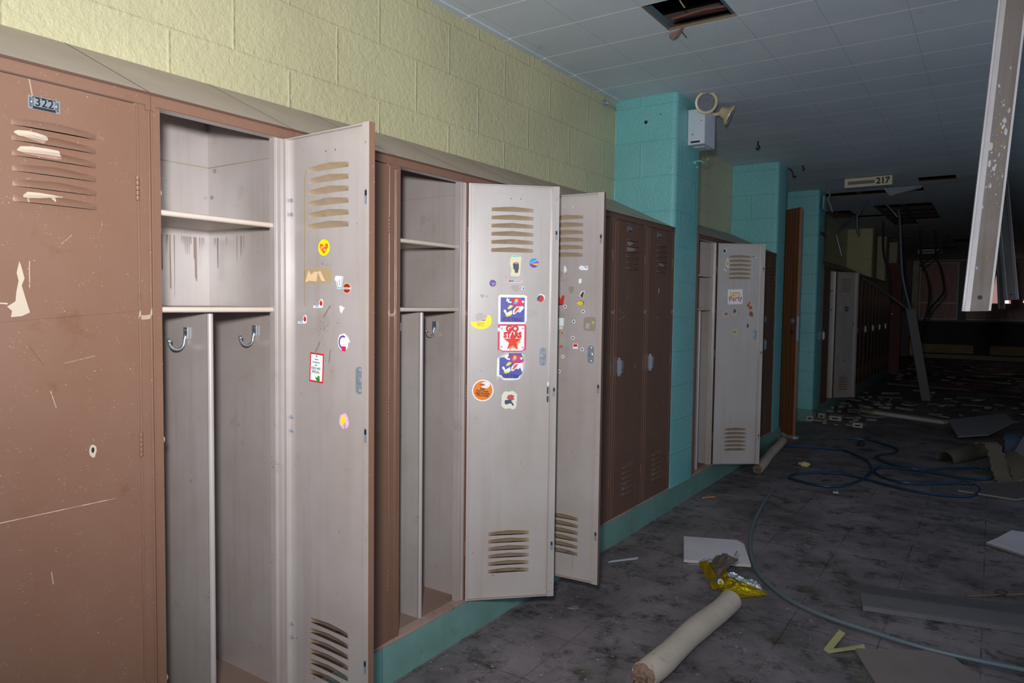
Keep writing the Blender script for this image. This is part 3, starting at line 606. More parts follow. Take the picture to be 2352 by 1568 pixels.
# --- second open locker
t, d = locker(2 * W, 'open locker whose wide-swung door carries the FOOTBALL and GO STARS stickers', 44.5, handle=False)
def football(u0, z0, s, torn):
    e = [] ; X = lambda a: u0 + a * s; Z = lambda b: z0 + b * s
    q = lambda l: [(X(a), Z(b)) for a, b in l]
    if torn: e += [(q([(.0, .02), (.0, .72), (.10, .86), (.30, .98), (.8, .98), (.96, .9), (1.0, .6), (.95, .25), (.85, .08), (.6, .0), (.30, .0), (.12, .10)]), (196, 190, 184)), (q([(.0, .16), (.02, .78), (.2, .84), (.5, .97), (.9, .93), (.92, .4), (.78, .04), (.25, .02), (.14, .15)]), WH), (q([(.09, .2), (.09, .80), (.40, .83), (.42, .96), (.86, .95), (.94, .7), (.80, .5), (.90, .26), (.72, .08), (.28, .09), (.14, .2)]), PUR)]
    else: e += [(q([(0, 0), (0, .94), (.05, 1), (.9, 1), (1, .96), (1, .12), (.93, 0)]), WH), (q([(.08, .07), (.08, .91), (.92, .91), (.92, .07)]), PUR)]
    e += [(q([(.27, .80), (.30, .92), (.34, .84), (.40, .88), (.37, .78), (.46, .77), (.46, .72), (.36, .73)]), WH),              # raised hand
          (q([(.50, .86), (.60, .92), (.76, .88), (.90, .80), (.90, .62), (.74, .64), (.60, .60), (.50, .66)]), (214, 60, 100)),     # jersey
          (ell(X(.55), Z(.80), .085 * s, .085 * s, 16), (215, 50, 70)), (ell(X(.625), Z(.795), .06 * s, .07 * s, 14), (240, 200, 80)), (ell(X(.60), Z(.74), .06 * s, .045 * s, 12), (150, 170, 210)),
          (q([(.32, .56), (.42, .66), (.52, .62), (.44, .54), (.34, .50)]), (240, 225, 90)),
          (q([(.50, .34), (.50, .46), (.62, .60), (.86, .62), (.90, .56), (.76, .40), (.66, .42), (.58, .34)]), WH), (q([(.54, .40), (.62, .56), (.74, .58), (.70, .50), (.58, .38)]), (225, 95, 60)),
          (q([(.18, .44), (.20, .50), (.26, .48), (.30, .38), (.46, .48), (.48, .34), (.30, .28)]), WH), (q([(.24, .30), (.27, .32), (.46, .34), (.44, .29), (.30, .25)]), (240, 230, 60)),
          (q([(.80, .78), (.86, .82), (.90, .76), (.84, .72)]), WH)]
    e += [('text', 'OOTBA' if torn else 'FOOTBALL', .175 * s, X(.50 if not torn else .48), Z(.155), (58, 52, 128), .0003, .80 if not torn else .95, 0)]
    return e
flat(d, 'football_sticker', football(0.109, 1.1305, 0.1035, False), 'purple FOOTBALL sticker with running player')
g = lambda a, b: (0.1085 + a * 0.103, 1.032 + b * 0.098)
ly = [([g(0, .05), g(.0, .98), g(.05, 1), g(.92, 1), g(1, .95), g(1, .08), g(.88, .04), g(.84, 0), g(.17, 0), g(.1, .07)], (222, 68, 104)), ([g(.07, .10), g(.07, .94), g(.93, .94), g(.93, .12), g(.84, .04), g(.18, .04)], WH), ([g(0, .74), g(.08, .74), g(.08, .86), g(.0, .88)], WH)]
cu, cz = g(.52, .36)
ly += [([(cu + 0.002, cz), (cu + 0.030, cz + 0.012), (cu + 0.026, cz + 0.004), (cu + 0.030, cz), (cu + 0.019, cz - 0.008), (cu + 0.016, cz - 0.028), (cu, cz - 0.020), (cu - 0.010, cz - 0.030), (cu - 0.014, cz - 0.018)], (240, 160, 70)),
       (star(cu, cz + 0.001, 0.034, 5, 0.40), (230, 62, 48)), ('text', 'GO', 0.0290, *g(.50, .83), (216, 52, 52), 0.0022, 1.0, 0), ('text', 'STARS', 0.0265, *g(.515, .60), (216, 52, 52), 0.0020, 0.86, 0)]
ly += [(star(*g(a, b), 0.004), (205, 60, 90)) for a, b in ((.14, .84), (.87, .85), (.13, .18), (.87, .16))]
flat(d, 'go_stars_sticker', ly, 'white and pink GO STARS sticker with red star')
flat(d, 'football_sticker', football(0.106, 0.9285, 0.1035, True), 'torn second FOOTBALL sticker, worn round the edges')
flat(d, 'yellow_sticker', [(ell(0.048, 1.139, 0.0375, 0.0275, 24, 180, 360) + [(0.0855, 1.150), (0.080, 1.161), (0.072, 1.162), (0.068, 1.152), (0.060, 1.145), (0.040, 1.136)], (248, 232, 40)), ('text', 'Spaniel', 0.009, 0.046, 1.132, (210, 120, 30), 0.0002, 1, 4), ('text', 'Rescue', 0.007, 0.047, 1.1245, (210, 120, 30), 0.0001, 1.1, 2), ([(0.052, 1.142), (0.066, 1.147), (0.062, 1.1415)], (50, 120, 170))], 'half torn round yellow sticker')
flat(d, 'torn_sticker', [(ragged(0.045, 1.155, 0.023, 0.016, 31, 20, 0.5), (180, 176, 172))], 'grey paper left by a torn sticker')
flat(d, 'rainbow_ball_sticker', [(ell(0.236, 1.348, 0.0165, 0.0165), (110, 60, 175)), (ell(0.236, 1.348, 0.016, 0.016, 14, 5, 185), (30, 150, 215)), ([(0.222, 1.3455), (0.2515, 1.352), (0.2515, 1.342), (0.224, 1.344)], (240, 120, 70)), ([(0.229, 1.3435), (0.2515, 1.3475), (0.2485, 1.338)], (245, 175, 70)), ([(0.2205, 1.3475), (0.248, 1.360), (0.249, 1.3585), (0.2205, 1.3463)], (190, 235, 245)), ([(0.226, 1.3485), (0.2525, 1.3525), (0.2525, 1.3485)], (120, 60, 200))], 'round blue and orange sticker')
flat(d, 'airplane_sticker', [(ell(0.0885, 1.274, 0.0120, 0.0120), (84, 72, 158)), ([(0.080, 1.276), (0.0985, 1.2745), (0.098, 1.272), (0.092, 1.272), (0.090, 1.265), (0.088, 1.266), (0.088, 1.2725)], (240, 140, 100))], 'small round purple sticker with a plane')
flat(d, 'faded_sticker', [([(0.152, 1.302), (0.158, 1.300), (0.182, 1.300), (0.186, 1.306), (0.188, 1.345), (0.191, 1.366), (0.182, 1.374), (0.158, 1.374), (0.151, 1.362), (0.149, 1.345), (0.155, 1.322)], (226, 216, 180)), (ragged(0.170, 1.335, 0.013, 0.020, 41, 16, 0.4), (66, 80, 92)), (ragged(0.172, 1.347, 0.009, 0.004, 42, 12, 0.4), (215, 120, 130)), (ragged(0.173, 1.318, 0.007, 0.008, 45, 12, 0.4), (66, 80, 92)), ([(0.158, 1.368), (0.184, 1.370), (0.184, 1.373), (0.158, 1.372)], (90, 200, 210))], 'faded cream sticker with a dark animal shape')
flat(d, 'pill_sticker', [([(0.143, 1.283), (0.146, 1.288), (0.190, 1.286), (0.196, 1.284), (0.190, 1.277), (0.148, 1.277)], (226, 205, 205)), (ell(0.150, 1.283, 0.0045, 0.0035), (150, 70, 75)), (rect(0.154, 1.280, 0.164, 1.2865), (70, 150, 190)), (rect(0.166, 1.280, 0.190, 1.285), (178, 170, 170))], 'small worn strip sticker')
flat(d, 'torn_sticker', [([(0.192, 1.252), (0.197, 1.266), (0.205, 1.262), (0.200, 1.253)], WH), ([(0.195, 1.254), (0.199, 1.263), (0.203, 1.261), (0.199, 1.254)], (84, 72, 158))], 'tiny torn white and purple sticker')
flat(d, 'ball_sticker', [([(0.247, 1.208), (0.252, 1.208), (0.255, 1.212), (0.250, 1.230), (0.260, 1.240), (0.276, 1.234), (0.277, 1.222), (0.270, 1.211), (0.258, 1.210)], WH), (ell(0.262, 1.2225, 0.0122, 0.0125), (200, 62, 38)), ([(0.252, 1.212), (0.262, 1.235), (0.252, 1.230), (0.249, 1.220)], (30, 80, 130))], 'round orange and blue ball sticker')
flat(d, 'safety_sticker', [(ell(0.057, 0.8945, 0.0385, 0.0385, 36), WH), (ell(0.057, 0.8945, 0.0345, 0.0345, 36), (236, 128, 22)), (ell(0.066, 0.914, 0.016, 0.012, 16), (238, 236, 232)), (ell(0.054, 0.915, 0.010, 0.004, 12), (205, 70, 30))] + [('text', s_, 0.0098, 0.056, 0.9005 - 0.0078 * k, (70, 45, 35), 0.0004, 0.85, -6) for k, s_ in enumerate(['Stop!', "Don't Touch.", 'Leave the Area.', 'Tell an Adult.'])], 'round orange safety sticker with white rim')
flat(d, 'torn_sticker', [(ragged(0.152, 0.859, 0.030, 0.034, 51, 22, 0.14, 5), (226, 222, 208)), (ragged(0.157, 0.868, 0.016, 0.014, 52, 14, 0.35), (190, 84, 80)), (ragged(0.148, 0.853, 0.017, 0.010, 53, 14, 0.35), (50, 88, 96)), ([(0.160, 0.856), (0.170, 0.842), (0.165, 0.838), (0.156, 0.852)], (50, 88, 110))], 'torn cream sticker with red and teal print')
for (u, z, a, b, s) in ((0.170, 1.258, .022, .016, 61), (0.236, 1.170, .026, .022, 62), (0.052, 1.228, .010, .008, 63), (0.068, 1.228, .006, .005, 64), (0.244, 1.100, .010, .014, 65), (0.125, 0.93, .02, .006, 66)):
    flat(d, 'glue_mark', [(ragged(u, z, a, b, s, 20, 0.6), (178, 172, 166))], None, rough=0.8)
flat(d, 'black_tape', [(rect(0.290, 0.850, 0.296, 0.872), (52, 54, 62)), (rect(0.290, 0.880, 0.2955, 0.905), (52, 54, 62)), (rect(0.2905, 0.910, 0.296, 0.922), (225, 228, 232))], 'chewed black tape strip')
flat(d, 'pencil_scrawl', [('text', 'KoBy', 0.030, 0.150, 1.590, (176, 168, 172), 0, 1.6, -2), ('text', 'R', 0.034, 0.258, 1.560, (182, 174, 178), 0, 1, -8)], 'faint pencilled name')
# --- third open locker
t, d = locker(3 * W, 'open locker with small ring stickers scattered on its door, behind the GO STARS door', 5, handle=False)
L3 = [('torn_sticker', [(ragged(0.238, 1.341, 0.021, 0.012, 71, 18, 0.45), (232, 240, 244)), ([(0.240, 1.347), (0.252, 1.342), (0.250, 1.340), (0.241, 1.344)], (140, 40, 40))]), ('torn_sticker', [(ragged(0.160, 1.335, 0.008, 0.019, 72, 14, 0.4), (226, 232, 236)), ([(0.158, 1.332), (0.168, 1.318), (0.164, 1.318)], (70, 80, 100))]),
      ('torn_sticker', [([(0.218, 1.283), (0.218, 1.300), (0.231, 1.300), (0.228, 1.294), (0.231, 1.290), (0.226, 1.283)], WH)]), ('torn_sticker', [([(0.220, 1.234), (0.233, 1.232), (0.237, 1.225), (0.243, 1.254), (0.230, 1.253)], WH), ([(0.226, 1.235), (0.236, 1.228), (0.241, 1.252), (0.233, 1.250)], (66, 56, 56)), ([(0.222, 1.235), (0.229, 1.237), (0.230, 1.244)], (190, 30, 60))]),
      ('lemon_sticker', [(ell(0.227, 1.209, 0.015, 0.0085, 16), (60, 110, 90)), (ell(0.225, 1.208, 0.013, 0.0078, 16), (232, 205, 30))]), ('red_sticker', [([(0.135, 1.20), (0.155, 1.202), (0.160, 1.236), (0.150, 1.238), (0.143, 1.222), (0.135, 1.238)], (214, 50, 30)), (rect(0.135, 1.200, 0.152, 1.204), (60, 40, 40)), ([(0.140, 1.218), (0.150, 1.226), (0.152, 1.220)], (90, 80, 170))]),
      ('torn_sticker', [(rect(0.135, 1.120, 0.158, 1.150), (226, 232, 232)), (rect(0.135, 1.106, 0.154, 1.118), (214, 208, 200))]), ('red_square_sticker', [(rect(0.1985, 1.034, 0.2185, 1.053), WH), (rect(0.2005, 1.041, 0.2165, 1.0515), (200, 50, 50))]),
      ('torn_patch', [(ragged(0.266, 1.130, 0.026, 0.028, 75, 24, 0.1, 8), (150, 138, 128)), (ragged(0.280, 1.135, 0.006, 0.006, 76, 10, 0.4), (200, 185, 60)), (ragged(0.258, 1.122, 0.012, 0.016, 77, 14, 0.6), (176, 166, 160))]), ('glue_mark', [(ragged(0.155, 1.064, 0.020, 0.019, 78, 20, 0.4), (168, 160, 150)), ([(0.138, 1.036), (0.150, 1.046), (0.158, 1.036)], (190, 80, 60))]), ('torn_patch', [(ragged(0.187, 1.258, 0.012, 0.016, 79, 14, 0.35, 5), (150, 140, 130))]), ('torn_patch', [(ragged(0.142, 1.318, 0.009, 0.016, 80, 12, 0.3, 5), (158, 146, 136))])]
for n_, ly in L3: flat(d, n_, ly, None)
for k, (u, z) in enumerate([(0.163, 1.194), (0.238, 1.177), (0.200, 1.138), (0.198, 1.075), (0.237, 1.033), (0.157, 1.001), (0.141, 0.943), (0.152, 1.092)]):
    flat(d, 'ring_sticker', [(ell(u, z, 0.0068, 0.0070, 14), WH if k != 7 else (225, 165, 90)), (ell(u, z, 0.0045, 0.0046, 12), (150, 140, 136)), (ell(u, z - .0003, 0.0026, 0.0028, 8), (80, 70, 72) if k != 5 else (190, 140, 60))], None)
for (dd, u) in ((d, 0.21),): flat(dd, 'drip_stain', [([(u, 0.23), (u + .002, 0.23), (u + .0025, 0.18), (u + .001, 0.18)], (150, 125, 90))], None)
# --- closed lockers before the first turquoise pilaster
t, d = locker(4 * W, 'closed brown locker almost wholly hidden by the ring-sticker door', -90)
t, d = locker(5 * W, 'closed brown locker third from the turquoise pilaster, partly behind an open door', -90, M_brown2)
plate_on(d, None, 0.176, 1.575)
t, d = locker(6 * W, 'closed brown locker second from the turquoise pilaster, two torn white patches on its louvres', -90, M_brown2)
plate_on(d, None, 0.190, 1.585)
hood_patch(d, 0, [(0.222, .2, .4), (0.212, .15, .9), (0.190, .15, .75), (0.165, .2, .5), (0.140, .3, .4)], (150, 138, 130)); hood_patch(d, 1, [(0.224, .2, .6), (0.212, .1, .85), (0.180, .15, .8), (0.150, .15, .6), (0.115, .25, .4)], (150, 138, 130))
scratch(d, (0.30, 1.13), (0.22, 1.15), 0.0007, (190, 165, 145), 8); scratch(d, (0.31, 1.18), (0.25, 1.165), 0.0006, (190, 165, 145), 9); scratch(d, (0.32, 1.145), (0.005, 1.15), 0.0004, (60, 45, 40), 10)
flat(d, 'lock_hole', [(ragged(0.098, 0.888, 0.0075, 0.013, 3, 12, 0.2), (150, 125, 105)), (ell(0.098, 0.890, 0.003, 0.005, 10), BK)], None, 1, 0.0058)
t, d = locker(7 * W - 0.0, 'closed brown locker against the turquoise pilaster, white scar above its middle', -90, M_brown2)
plate_on(d, None, 0.190, 1.585)
hood_patch(d, 3, [(0.200, .3, .5), (0.185, .2, .8), (0.150, .2, .85), (0.130, .35, .6)], (150, 138, 130)); peel(d, [(0.192, 1.29), (0.176, 1.30), (0.182, 1.275), (0.192, 1.268)], 'scar', (180, 172, 165)); peel(d, [(0.20, 1.135), (0.19, 1.142), (0.196, 1.13)], 'scar', (180, 172, 165))
# --- second run
Y2 = 3.455
t, d = locker(Y2, 'open locker past the first pilaster, door with square party sticker and torn paper scraps', 39.5, M_brown2, handle=False)
L4 = [('party_sticker', [([(0.079, 1.215), (0.181, 1.219), (0.178, 1.317), (0.076, 1.314)], (226, 230, 236)), ('text', 'LET\'S', 0.036, 0.128, 1.281, (222, 180, 40), 0.002, 0.85, 2), ('text', 'Party', 0.046, 0.131, 1.254, (214, 50, 80), 0.0008, 0.95, 8)] + [(star(0.085 + 0.09 * ((k * 37) % 10) / 10, 1.222 + 0.09 * ((k * 53) % 10) / 10, 0.0035), [(60, 130, 190), (220, 180, 40), (200, 50, 70), (70, 120, 60)][k % 4]) for k in range(10)], 'white square party sticker with coloured letters'),
      ('parrot_sticker', [([(0.045, 1.440), (0.068, 1.434), (0.083, 1.470), (0.080, 1.515), (0.064, 1.524)], (206, 204, 192)), (ragged(0.070, 1.487, 0.008, 0.014, 91, 12, 0.3), (226, 150, 30)), ([(0.055, 1.470), (0.072, 1.445), (0.068, 1.442), (0.053, 1.462)], (50, 130, 60))], 'tilted cream sticker with orange bird shape'),
      ('torn_sticker', [(ragged(0.050, 1.571, 0.018, 0.022, 92, 14, 0.45), (200, 200, 205)), (ragged(0.048, 1.570, 0.010, 0.012, 93, 10, 0.5), BK)], 'black and white torn sticker'), ('torn_sticker', [([(0.238, 1.530), (0.250, 1.545), (0.262, 1.532), (0.290, 1.532), (0.290, 1.527), (0.262, 1.527)], (190, 192, 190)), (ragged(0.248, 1.534, 0.007, 0.005, 94, 8, 0.4), (50, 60, 50))], None),
      ('torn_sticker', [(ragged(0.231, 1.205, 0.026, 0.033, 95, 16, 0.35), (190, 170, 150)), (ragged(0.236, 1.196, 0.017, 0.014, 96, 12, 0.35), (196, 80, 40)), (ragged(0.220, 1.211, 0.010, 0.013, 97, 10, 0.35), (50, 110, 110)), (ragged(0.228, 1.226, 0.010, 0.008, 98, 10, 0.35), (200, 90, 50))], 'orange and green bird sticker'),
      ('torn_sticker', [(ragged(0.126, 1.165, 0.026, 0.036, 99, 20, 0.2), (180, 172, 158)), (ragged(0.128, 1.172, 0.012, 0.020, 100, 14, 0.5), (90, 84, 76))], 'round torn dirty white sticker'), ('torn_sticker', [(ragged(0.180, 1.166, 0.017, 0.036, 101, 18, 0.25), (176, 168, 156))], None), ('torn_sticker', [(ragged(0.244, 1.150, 0.026, 0.034, 102, 18, 0.18), (176, 168, 164)), (ragged(0.243, 1.153, 0.017, 0.022, 103, 14, 0.45), (120, 76, 72))], None),
      ('torn_sticker', [(ragged(0.068, 1.152, 0.023, 0.025, 104, 14, 0.35), (186, 178, 170)), (ragged(0.070, 1.152, 0.013, 0.012, 105, 12, 0.45), (170, 70, 66))], 'torn sticker scrap with red print'), ('torn_sticker', [(ragged(0.136, 1.030, 0.032, 0.034, 106, 20, 0.25), (184, 174, 152)), (ragged(0.132, 1.032, 0.013, 0.005, 107, 10, 0.5), (96, 76, 60))], 'round torn cream sticker'),
      ('torn_sticker', [(ragged(0.222, 1.075, 0.008, 0.016, 108, 10, 0.3), (110, 50, 44))], None), ('torn_strip', [([(0.213, 1.37), (0.230, 1.372), (0.217, 1.366), (0.226, 1.30), (0.220, 1.292)], (190, 180, 172))], None), ('torn_strip', [([(0.262, 1.372), (0.271, 1.372), (0.272, 1.345), (0.285, 1.295), (0.277, 1.296), (0.270, 1.345)], (196, 186, 178))], None), ('torn_strip', [([(0.052, 1.315), (0.055, 1.315), (0.052, 1.27), (0.049, 1.268)], (190, 184, 176))], None)]
for n_, ly, lb in L4: flat(d, n_, ly, lb)
for k, lb in enumerate(['closed locker just behind the party-sticker door', 'closed locker hidden second behind the party-sticker door', 'closed locker hidden third behind the party-sticker door', 'closed dark locker with grey oval badge beside the second turquoise pilaster']):
    t, d = locker(Y2 + W * (k + 1), lb, -90, M_brown2)
flat(d, 'oval_badge', [(ell(0.262, 1.100, 0.030, 0.024, 18), (160, 165, 172))], 'grey oval badge', 1, 0.0058)
# --- third run
Y3 = 7.385
locker(Y3, 'closed locker just past the third turquoise pilaster', -90, M_brown2)
t, d = locker(Y3 + W, 'far open greige locker door with small punctures and a dark square patch', 54, M_brown2, handle=False)
for (u, z, r_, c_) in ((0.048, 1.575, .008, (190, 184, 176)), (0.245, 1.575, .010, (186, 180, 172)), (0.110, 1.37, .012, (196, 190, 184)), (0.225, 1.385, .011, (180, 172, 166)), (0.115, 1.29, .010, (188, 182, 176)), (0.07, 1.20, .022, (180, 178, 176)), (0.048, 0.62, .008, (60, 48, 44)), (0.16, 0.58, .010, (120, 44, 38)), (0.10, 0.47, .008, (70, 60, 54)), (0.16, 0.395, .008, (80, 70, 62)), (0.035, 0.30, .009, (186, 176, 160)), (0.245, 0.195, .008, (186, 176, 160)), (0.09, 0.175, .009, (186, 176, 160))):
    flat(d, 'torn_sticker', [(ragged(u, z, r_, r_ * 1.3, int(u * 999 + z * 77), 10, 0.5), c_)], None)
flat(d, 'square_sticker', [(rect(0.140, 1.16, 0.192, 1.215), (70, 74, 66)), (ragged(0.168, 1.188, 0.016, 0.018, 3, 12, 0.5), (150, 146, 130))], 'dark square patch')
flat(d, 'torn_sticker', [(ragged(0.17, 0.80, 0.010, 0.024, 5, 12, 0.4), (190, 184, 178))], None)
for k in range(2, 16):
    locker(Y3 + W * k, 'closed dark brown locker in the far row past the open greige door', -90, M_brown2, group='closed lockers in the far row', handle=k in (3, 6, 8, 10, 12, 14))
# ---------------------------------------------------------------- emergency light on the first pilaster
t = empty('emergency_light', (0.001, 3.315, 2.148), 0, 'white emergency light box with two beige lamp heads on the turquoise pilaster', 'emergency light')
mb = MB(); mb.box(0, -0.090, 0, 0.102, 0.095, 0.205)
mb.build('housing', plain('grey_white_housing', (196, 204, 214), 0.3), t, bevel=0.003)
MB().box(0.02, -0.0905, 0.010, 0.075, -0.090, 0.021).build('name_strip', M_dark, t)
MB().lathe((0.030, -0.090, 0.060), (0, -1, 0), [(0, 0.004), (0.002, 0.003)], 10).lathe((0.082, -0.090, 0.135), (0, -1, 0), [(0, 0.003), (0.001, 0.002)], 10).build('test_button', M_dark, t)
MB().box(0.014, -0.02, -0.003, 0.080, 0.07, 0.0).build('diffuser', plain('clear_diffuser', (190, 210, 220), 0.1), t)
M_lampb = plain('beige_lamp_shell', (196, 182, 142), 0.35)
m, nt, b, L = nodes('ribbed_lens'); b.inputs['Base Color'].default_value = srgb(130, 132, 142); b.inputs['Metallic'].default_value = 0.4; b.inputs['Roughness'].default_value = 0.15
v = mapped(nt); vo = nt.nodes.new('ShaderNodeTexVoronoi'); vo.inputs['Scale'].default_value = 190; L(v, vo.inputs['Vector']); bump(nt, b, vo.outputs['Distance'], 1.0, 0.004); M_lens = m
def lamp(c, d, s=1.0):
    c = Vector(c); d = Vector(d).normalized(); o = t.location
    mb = MB(); mb.lathe(c - o, d, [(-0.062 * s, 0.012 * s), (-0.060 * s, 0.024 * s), (-0.045 * s, 0.031 * s), (-0.018 * s, 0.040 * s), (-0.004 * s, 0.060 * s), (0.004 * s, 0.067 * s), (0.012 * s, 0.066 * s), (0.013 * s, 0.058 * s), (0.008 * s, 0.056 * s)], 28)
    h = mb.build('lamp_head', M_lampb, t, smooth=True)
    ml = MB(); ml.lathe(c - o, d, [(0.006 * s, 0.056 * s), (0.010 * s, 0.050 * s), (0.014 * s, 0.030 * s), (0.016 * s, 0.002 * s)], 28)
    l = ml.build('lens', M_lens, h, smooth=True); l['label'] = 'ribbed glass lamp lens'
    back = c - d * 0.05 * s - o; mk = MB(); mk.tube([(0.05, back.y * 0.5, 0.193), (back.x * 0.8 + 0.01, back.y * 0.9, 0.205), tuple(back)], 0.011, 10)
    mk.lathe(Vector((0.05 + (back.x - 0.05) * 0.4, back.y * 0.8, 0.205)), (0.3, -1, 0), [(-0.012, 0.013), (0.012, 0.013), (0.014, 0.006)], 14)
    mk.build('swivel_arm', M_lampb, t, smooth=True)
lamp((0.120, 3.190, 2.372), (0.45, -0.85, -0.22), 0.95); lamp((0.180, 3.42, 2.345), (0.90, 0.30, -0.50), 0.95)
mb = MB(); mb.tube(smooth_path([(0.004, 3.36, 2.075), (0.03, 3.37, 2.08), (0.045, 3.40, 2.07), (0.04, 3.44, 2.09), (0.05, 3.46, 2.11)]), 0.004, 8); mb.lathe((0, 3.355, 2.07), (1, 0, 0), [(0, 0.012), (0.006, 0.010), (0.012, 0.006)], 12); mb.lathe((0, 3.40, 2.05), (1, 0, 0), [(0, 0.008), (0.006, 0.006)], 10)
tag(mb.build('painted_cable', M_teal, smooth=True), 'short painted cable stub below the emergency light box', 'cable')
tag(MB().lathe((-D, 2.90, 2.375), (1, -0.1, 0), [(0, 0.020), (0.006, 0.020), (0.010, 0.014), (0.014, 0.014)], 14).tube(smooth_path([(-D + 0.01, 2.90, 2.375), (-D + 0.03, 2.92, 2.368), (-D + 0.04, 2.96, 2.355), (-D + 0.03, 2.985, 2.362)], 4), 0.007, 8).build('pipe_clamp', M_steel, smooth=True), 'small metal clamp high on the yellow wall by the first pilaster', 'clamp')
for n_, x, z, r_ in (('bolt_hole', -0.190, 2.272, 0.012), ('bolt_hole', -0.100, 2.305, 0.004)):
    o = MB().prism(ragged(x, z, r_, r_, int(r_ * 1e4), 12, 0.3), P1[0] - 0.0012, P1[0] - 0.0004, 0, 'y').build(n_, M_dark); tag(o, 'dark bolt hole in the turquoise pilaster face, ' + ('the larger one' if r_ > 0.01 else 'the tiny one to the right'), 'hole')
# hooks and wires at the ceiling
def wire(name, pts, r, mat, label, cat='wire', seg=8, n=6, group=None):
    return tag(MB().tube(smooth_path(pts, n), r, seg).build(name, mat, smooth=True), label, cat, group)
wire('ceiling_hook', [(0.05, 4.53, ZC), (0.052, 4.53, ZC - 0.03), (0.062, 4.53, ZC - 0.04), (0.05, 4.53, ZC - 0.06), (0.038, 4.53, ZC - 0.045)], 0.006, M_dark, 'small dark hook under the ceiling beyond the emergency light', 'hook')
wire('ceiling_hook', [(0.02, 5.60, 2.40), (0.05, 5.62, 2.37), (0.055, 5.63, 2.33), (0.08, 5.62, 2.33)], 0.006, M_dark, 'dark bent hook at the top of the second turquoise pilaster', 'hook')
wire('ceiling_hook', [(0.135, 5.62, ZC), (0.135, 5.62, 2.40), (0.145, 5.62, 2.385), (0.13, 5.62, 2.37)], 0.006, M_dark, 'dark ceiling hook just right of the second turquoise pilaster', 'hook')
wire('dangling_cord', [(0.06, 7.17, ZC), (0.07, 7.2, 2.38), (0.055, 7.2, 2.33), (0.075, 7.2, 2.28), (0.10, 7.2, 2.20)], 0.006, plain('pale_cord', (150, 160, 160), 0.6), 'pale frayed cord dangling at the third turquoise pilaster', 'cord')
tag(MB().add([(0.022, 7.10, 2.36), (0.022, 7.14, 2.36), (0.024, 7.24, 2.21), (0.024, 7.06, 2.22), (0.04, 7.10, 2.36), (0.04, 7.14, 2.36), (0.035, 7.24, 2.21), (0.035, 7.06, 2.22)], [(0, 1, 2, 3), (4, 5, 6, 7), (0, 1, 5, 4), (1, 2, 6, 5), (2, 3, 7, 6), (3, 0, 4, 7)]).build('painted_flap', M_teal), 'peeling turquoise flap hanging at the top of the third pilaster', 'flap')
tag(MB().box(0.0, P3[0] + 0.03, 1.965, 0.014, P3[1] - 0.005, 1.995).build('wood_strip', wood_mat('brown_strip', (120, 92, 70), (100, 74, 54)), bevel=0.002), 'short brown wooden strip screwed across the third turquoise pilaster', 'strip')
# ---------------------------------------------------------------- wooden door standing open past the second pilaster
A = Vector((-0.36, 6.30, 0)); B = Vector((0.072, 5.905, 0)); dv = (B - A); ln = dv.length
t = empty('classroom_door', A, math.atan2(dv.y, dv.x), 'tall brown stained wooden door standing open between the turquoise pilasters', 'door')
mb = MB(); n = 14
for k in range(n):     # veneered leaf, slightly warped at the foot
    a, c_ = ln * k / n, ln * (k + 1) / n; za, zb = 0.03 + 0.05 * (1 - (k / n)) ** 2, 0.03 + 0.05 * (1 - (k + 1) / n) ** 2
    mb.add([(a, -0.014, za), (c_, -0.014, zb), (c_, 0.014, zb), (a, 0.014, za), (a, -0.014, 2.10), (c_, -0.014, 2.10), (c_, 0.014, 2.10), (a, 0.014, 2.10)],
           [(0, 1, 2, 3), (4, 5, 6, 7), (0, 1, 5, 4), (3, 2, 6, 7)] + ([(0, 3, 7, 4)] if k == 0 else []) + ([(1, 2, 6, 5)] if k == n - 1 else []))
mb.build('leaf', M_door, t)
MB().lathe((ln - 0.062, -0.014, 1.075), (0, -1, 0), [(0, 0.028), (0.004, 0.028), (0.010, 0.022), (0.014, 0.012)], 20).build('lock_cylinder', plain('pale_blue_steel', (165, 180, 200), 0.3, 0.6), t, smooth=True)
MB().lathe((ln - 0.058, -0.014, 0.975), (0, -1, 0), [(0, 0.022), (0.004, 0.022), (0.006, 0.014)], 16).lathe((ln - 0.058, -0.019, 0.975), (0, -1, 0), [(0, 0.010), (0.003, 0.008)], 12, 1).build('knob_hole', [plain('old_brass', (110, 90, 70), 0.5, 0.6), M_dark], t)
MB().box(ln, -0.012, 0.90, ln + 0.002, 0.012, 1.12).box(ln, -0.006, 1.03, ln + 0.012, 0.006, 1.05).build('edge_latch', M_steel, t)
MB().box(0.30, -0.040, 0, ln + 0.04, 0.03, 0.028).build('threshold_plaster', paint('crumbled_plaster', (190, 188, 186), 0.9, bmp=0.8), None)
o = bpy.data.objects['threshold_plaster']; o.location = A; o.rotation_euler = t.rotation_euler; o.modifiers.new('d', 'SUBSURF').subdivision_type = 'SIMPLE'; o.modifiers['d'].levels = 3; o.modifiers['d'].render_levels = 3
tx = bpy.data.textures.new('lump', 'CLOUDS'); tx.noise_scale = 0.04; dm = o.modifiers.new('e', 'DISPLACE'); dm.texture = tx; dm.strength = 0.03; dm.mid_level = 0.75
tag(o, 'crumbled white plaster heaped under the brown wooden door', 'plaster')
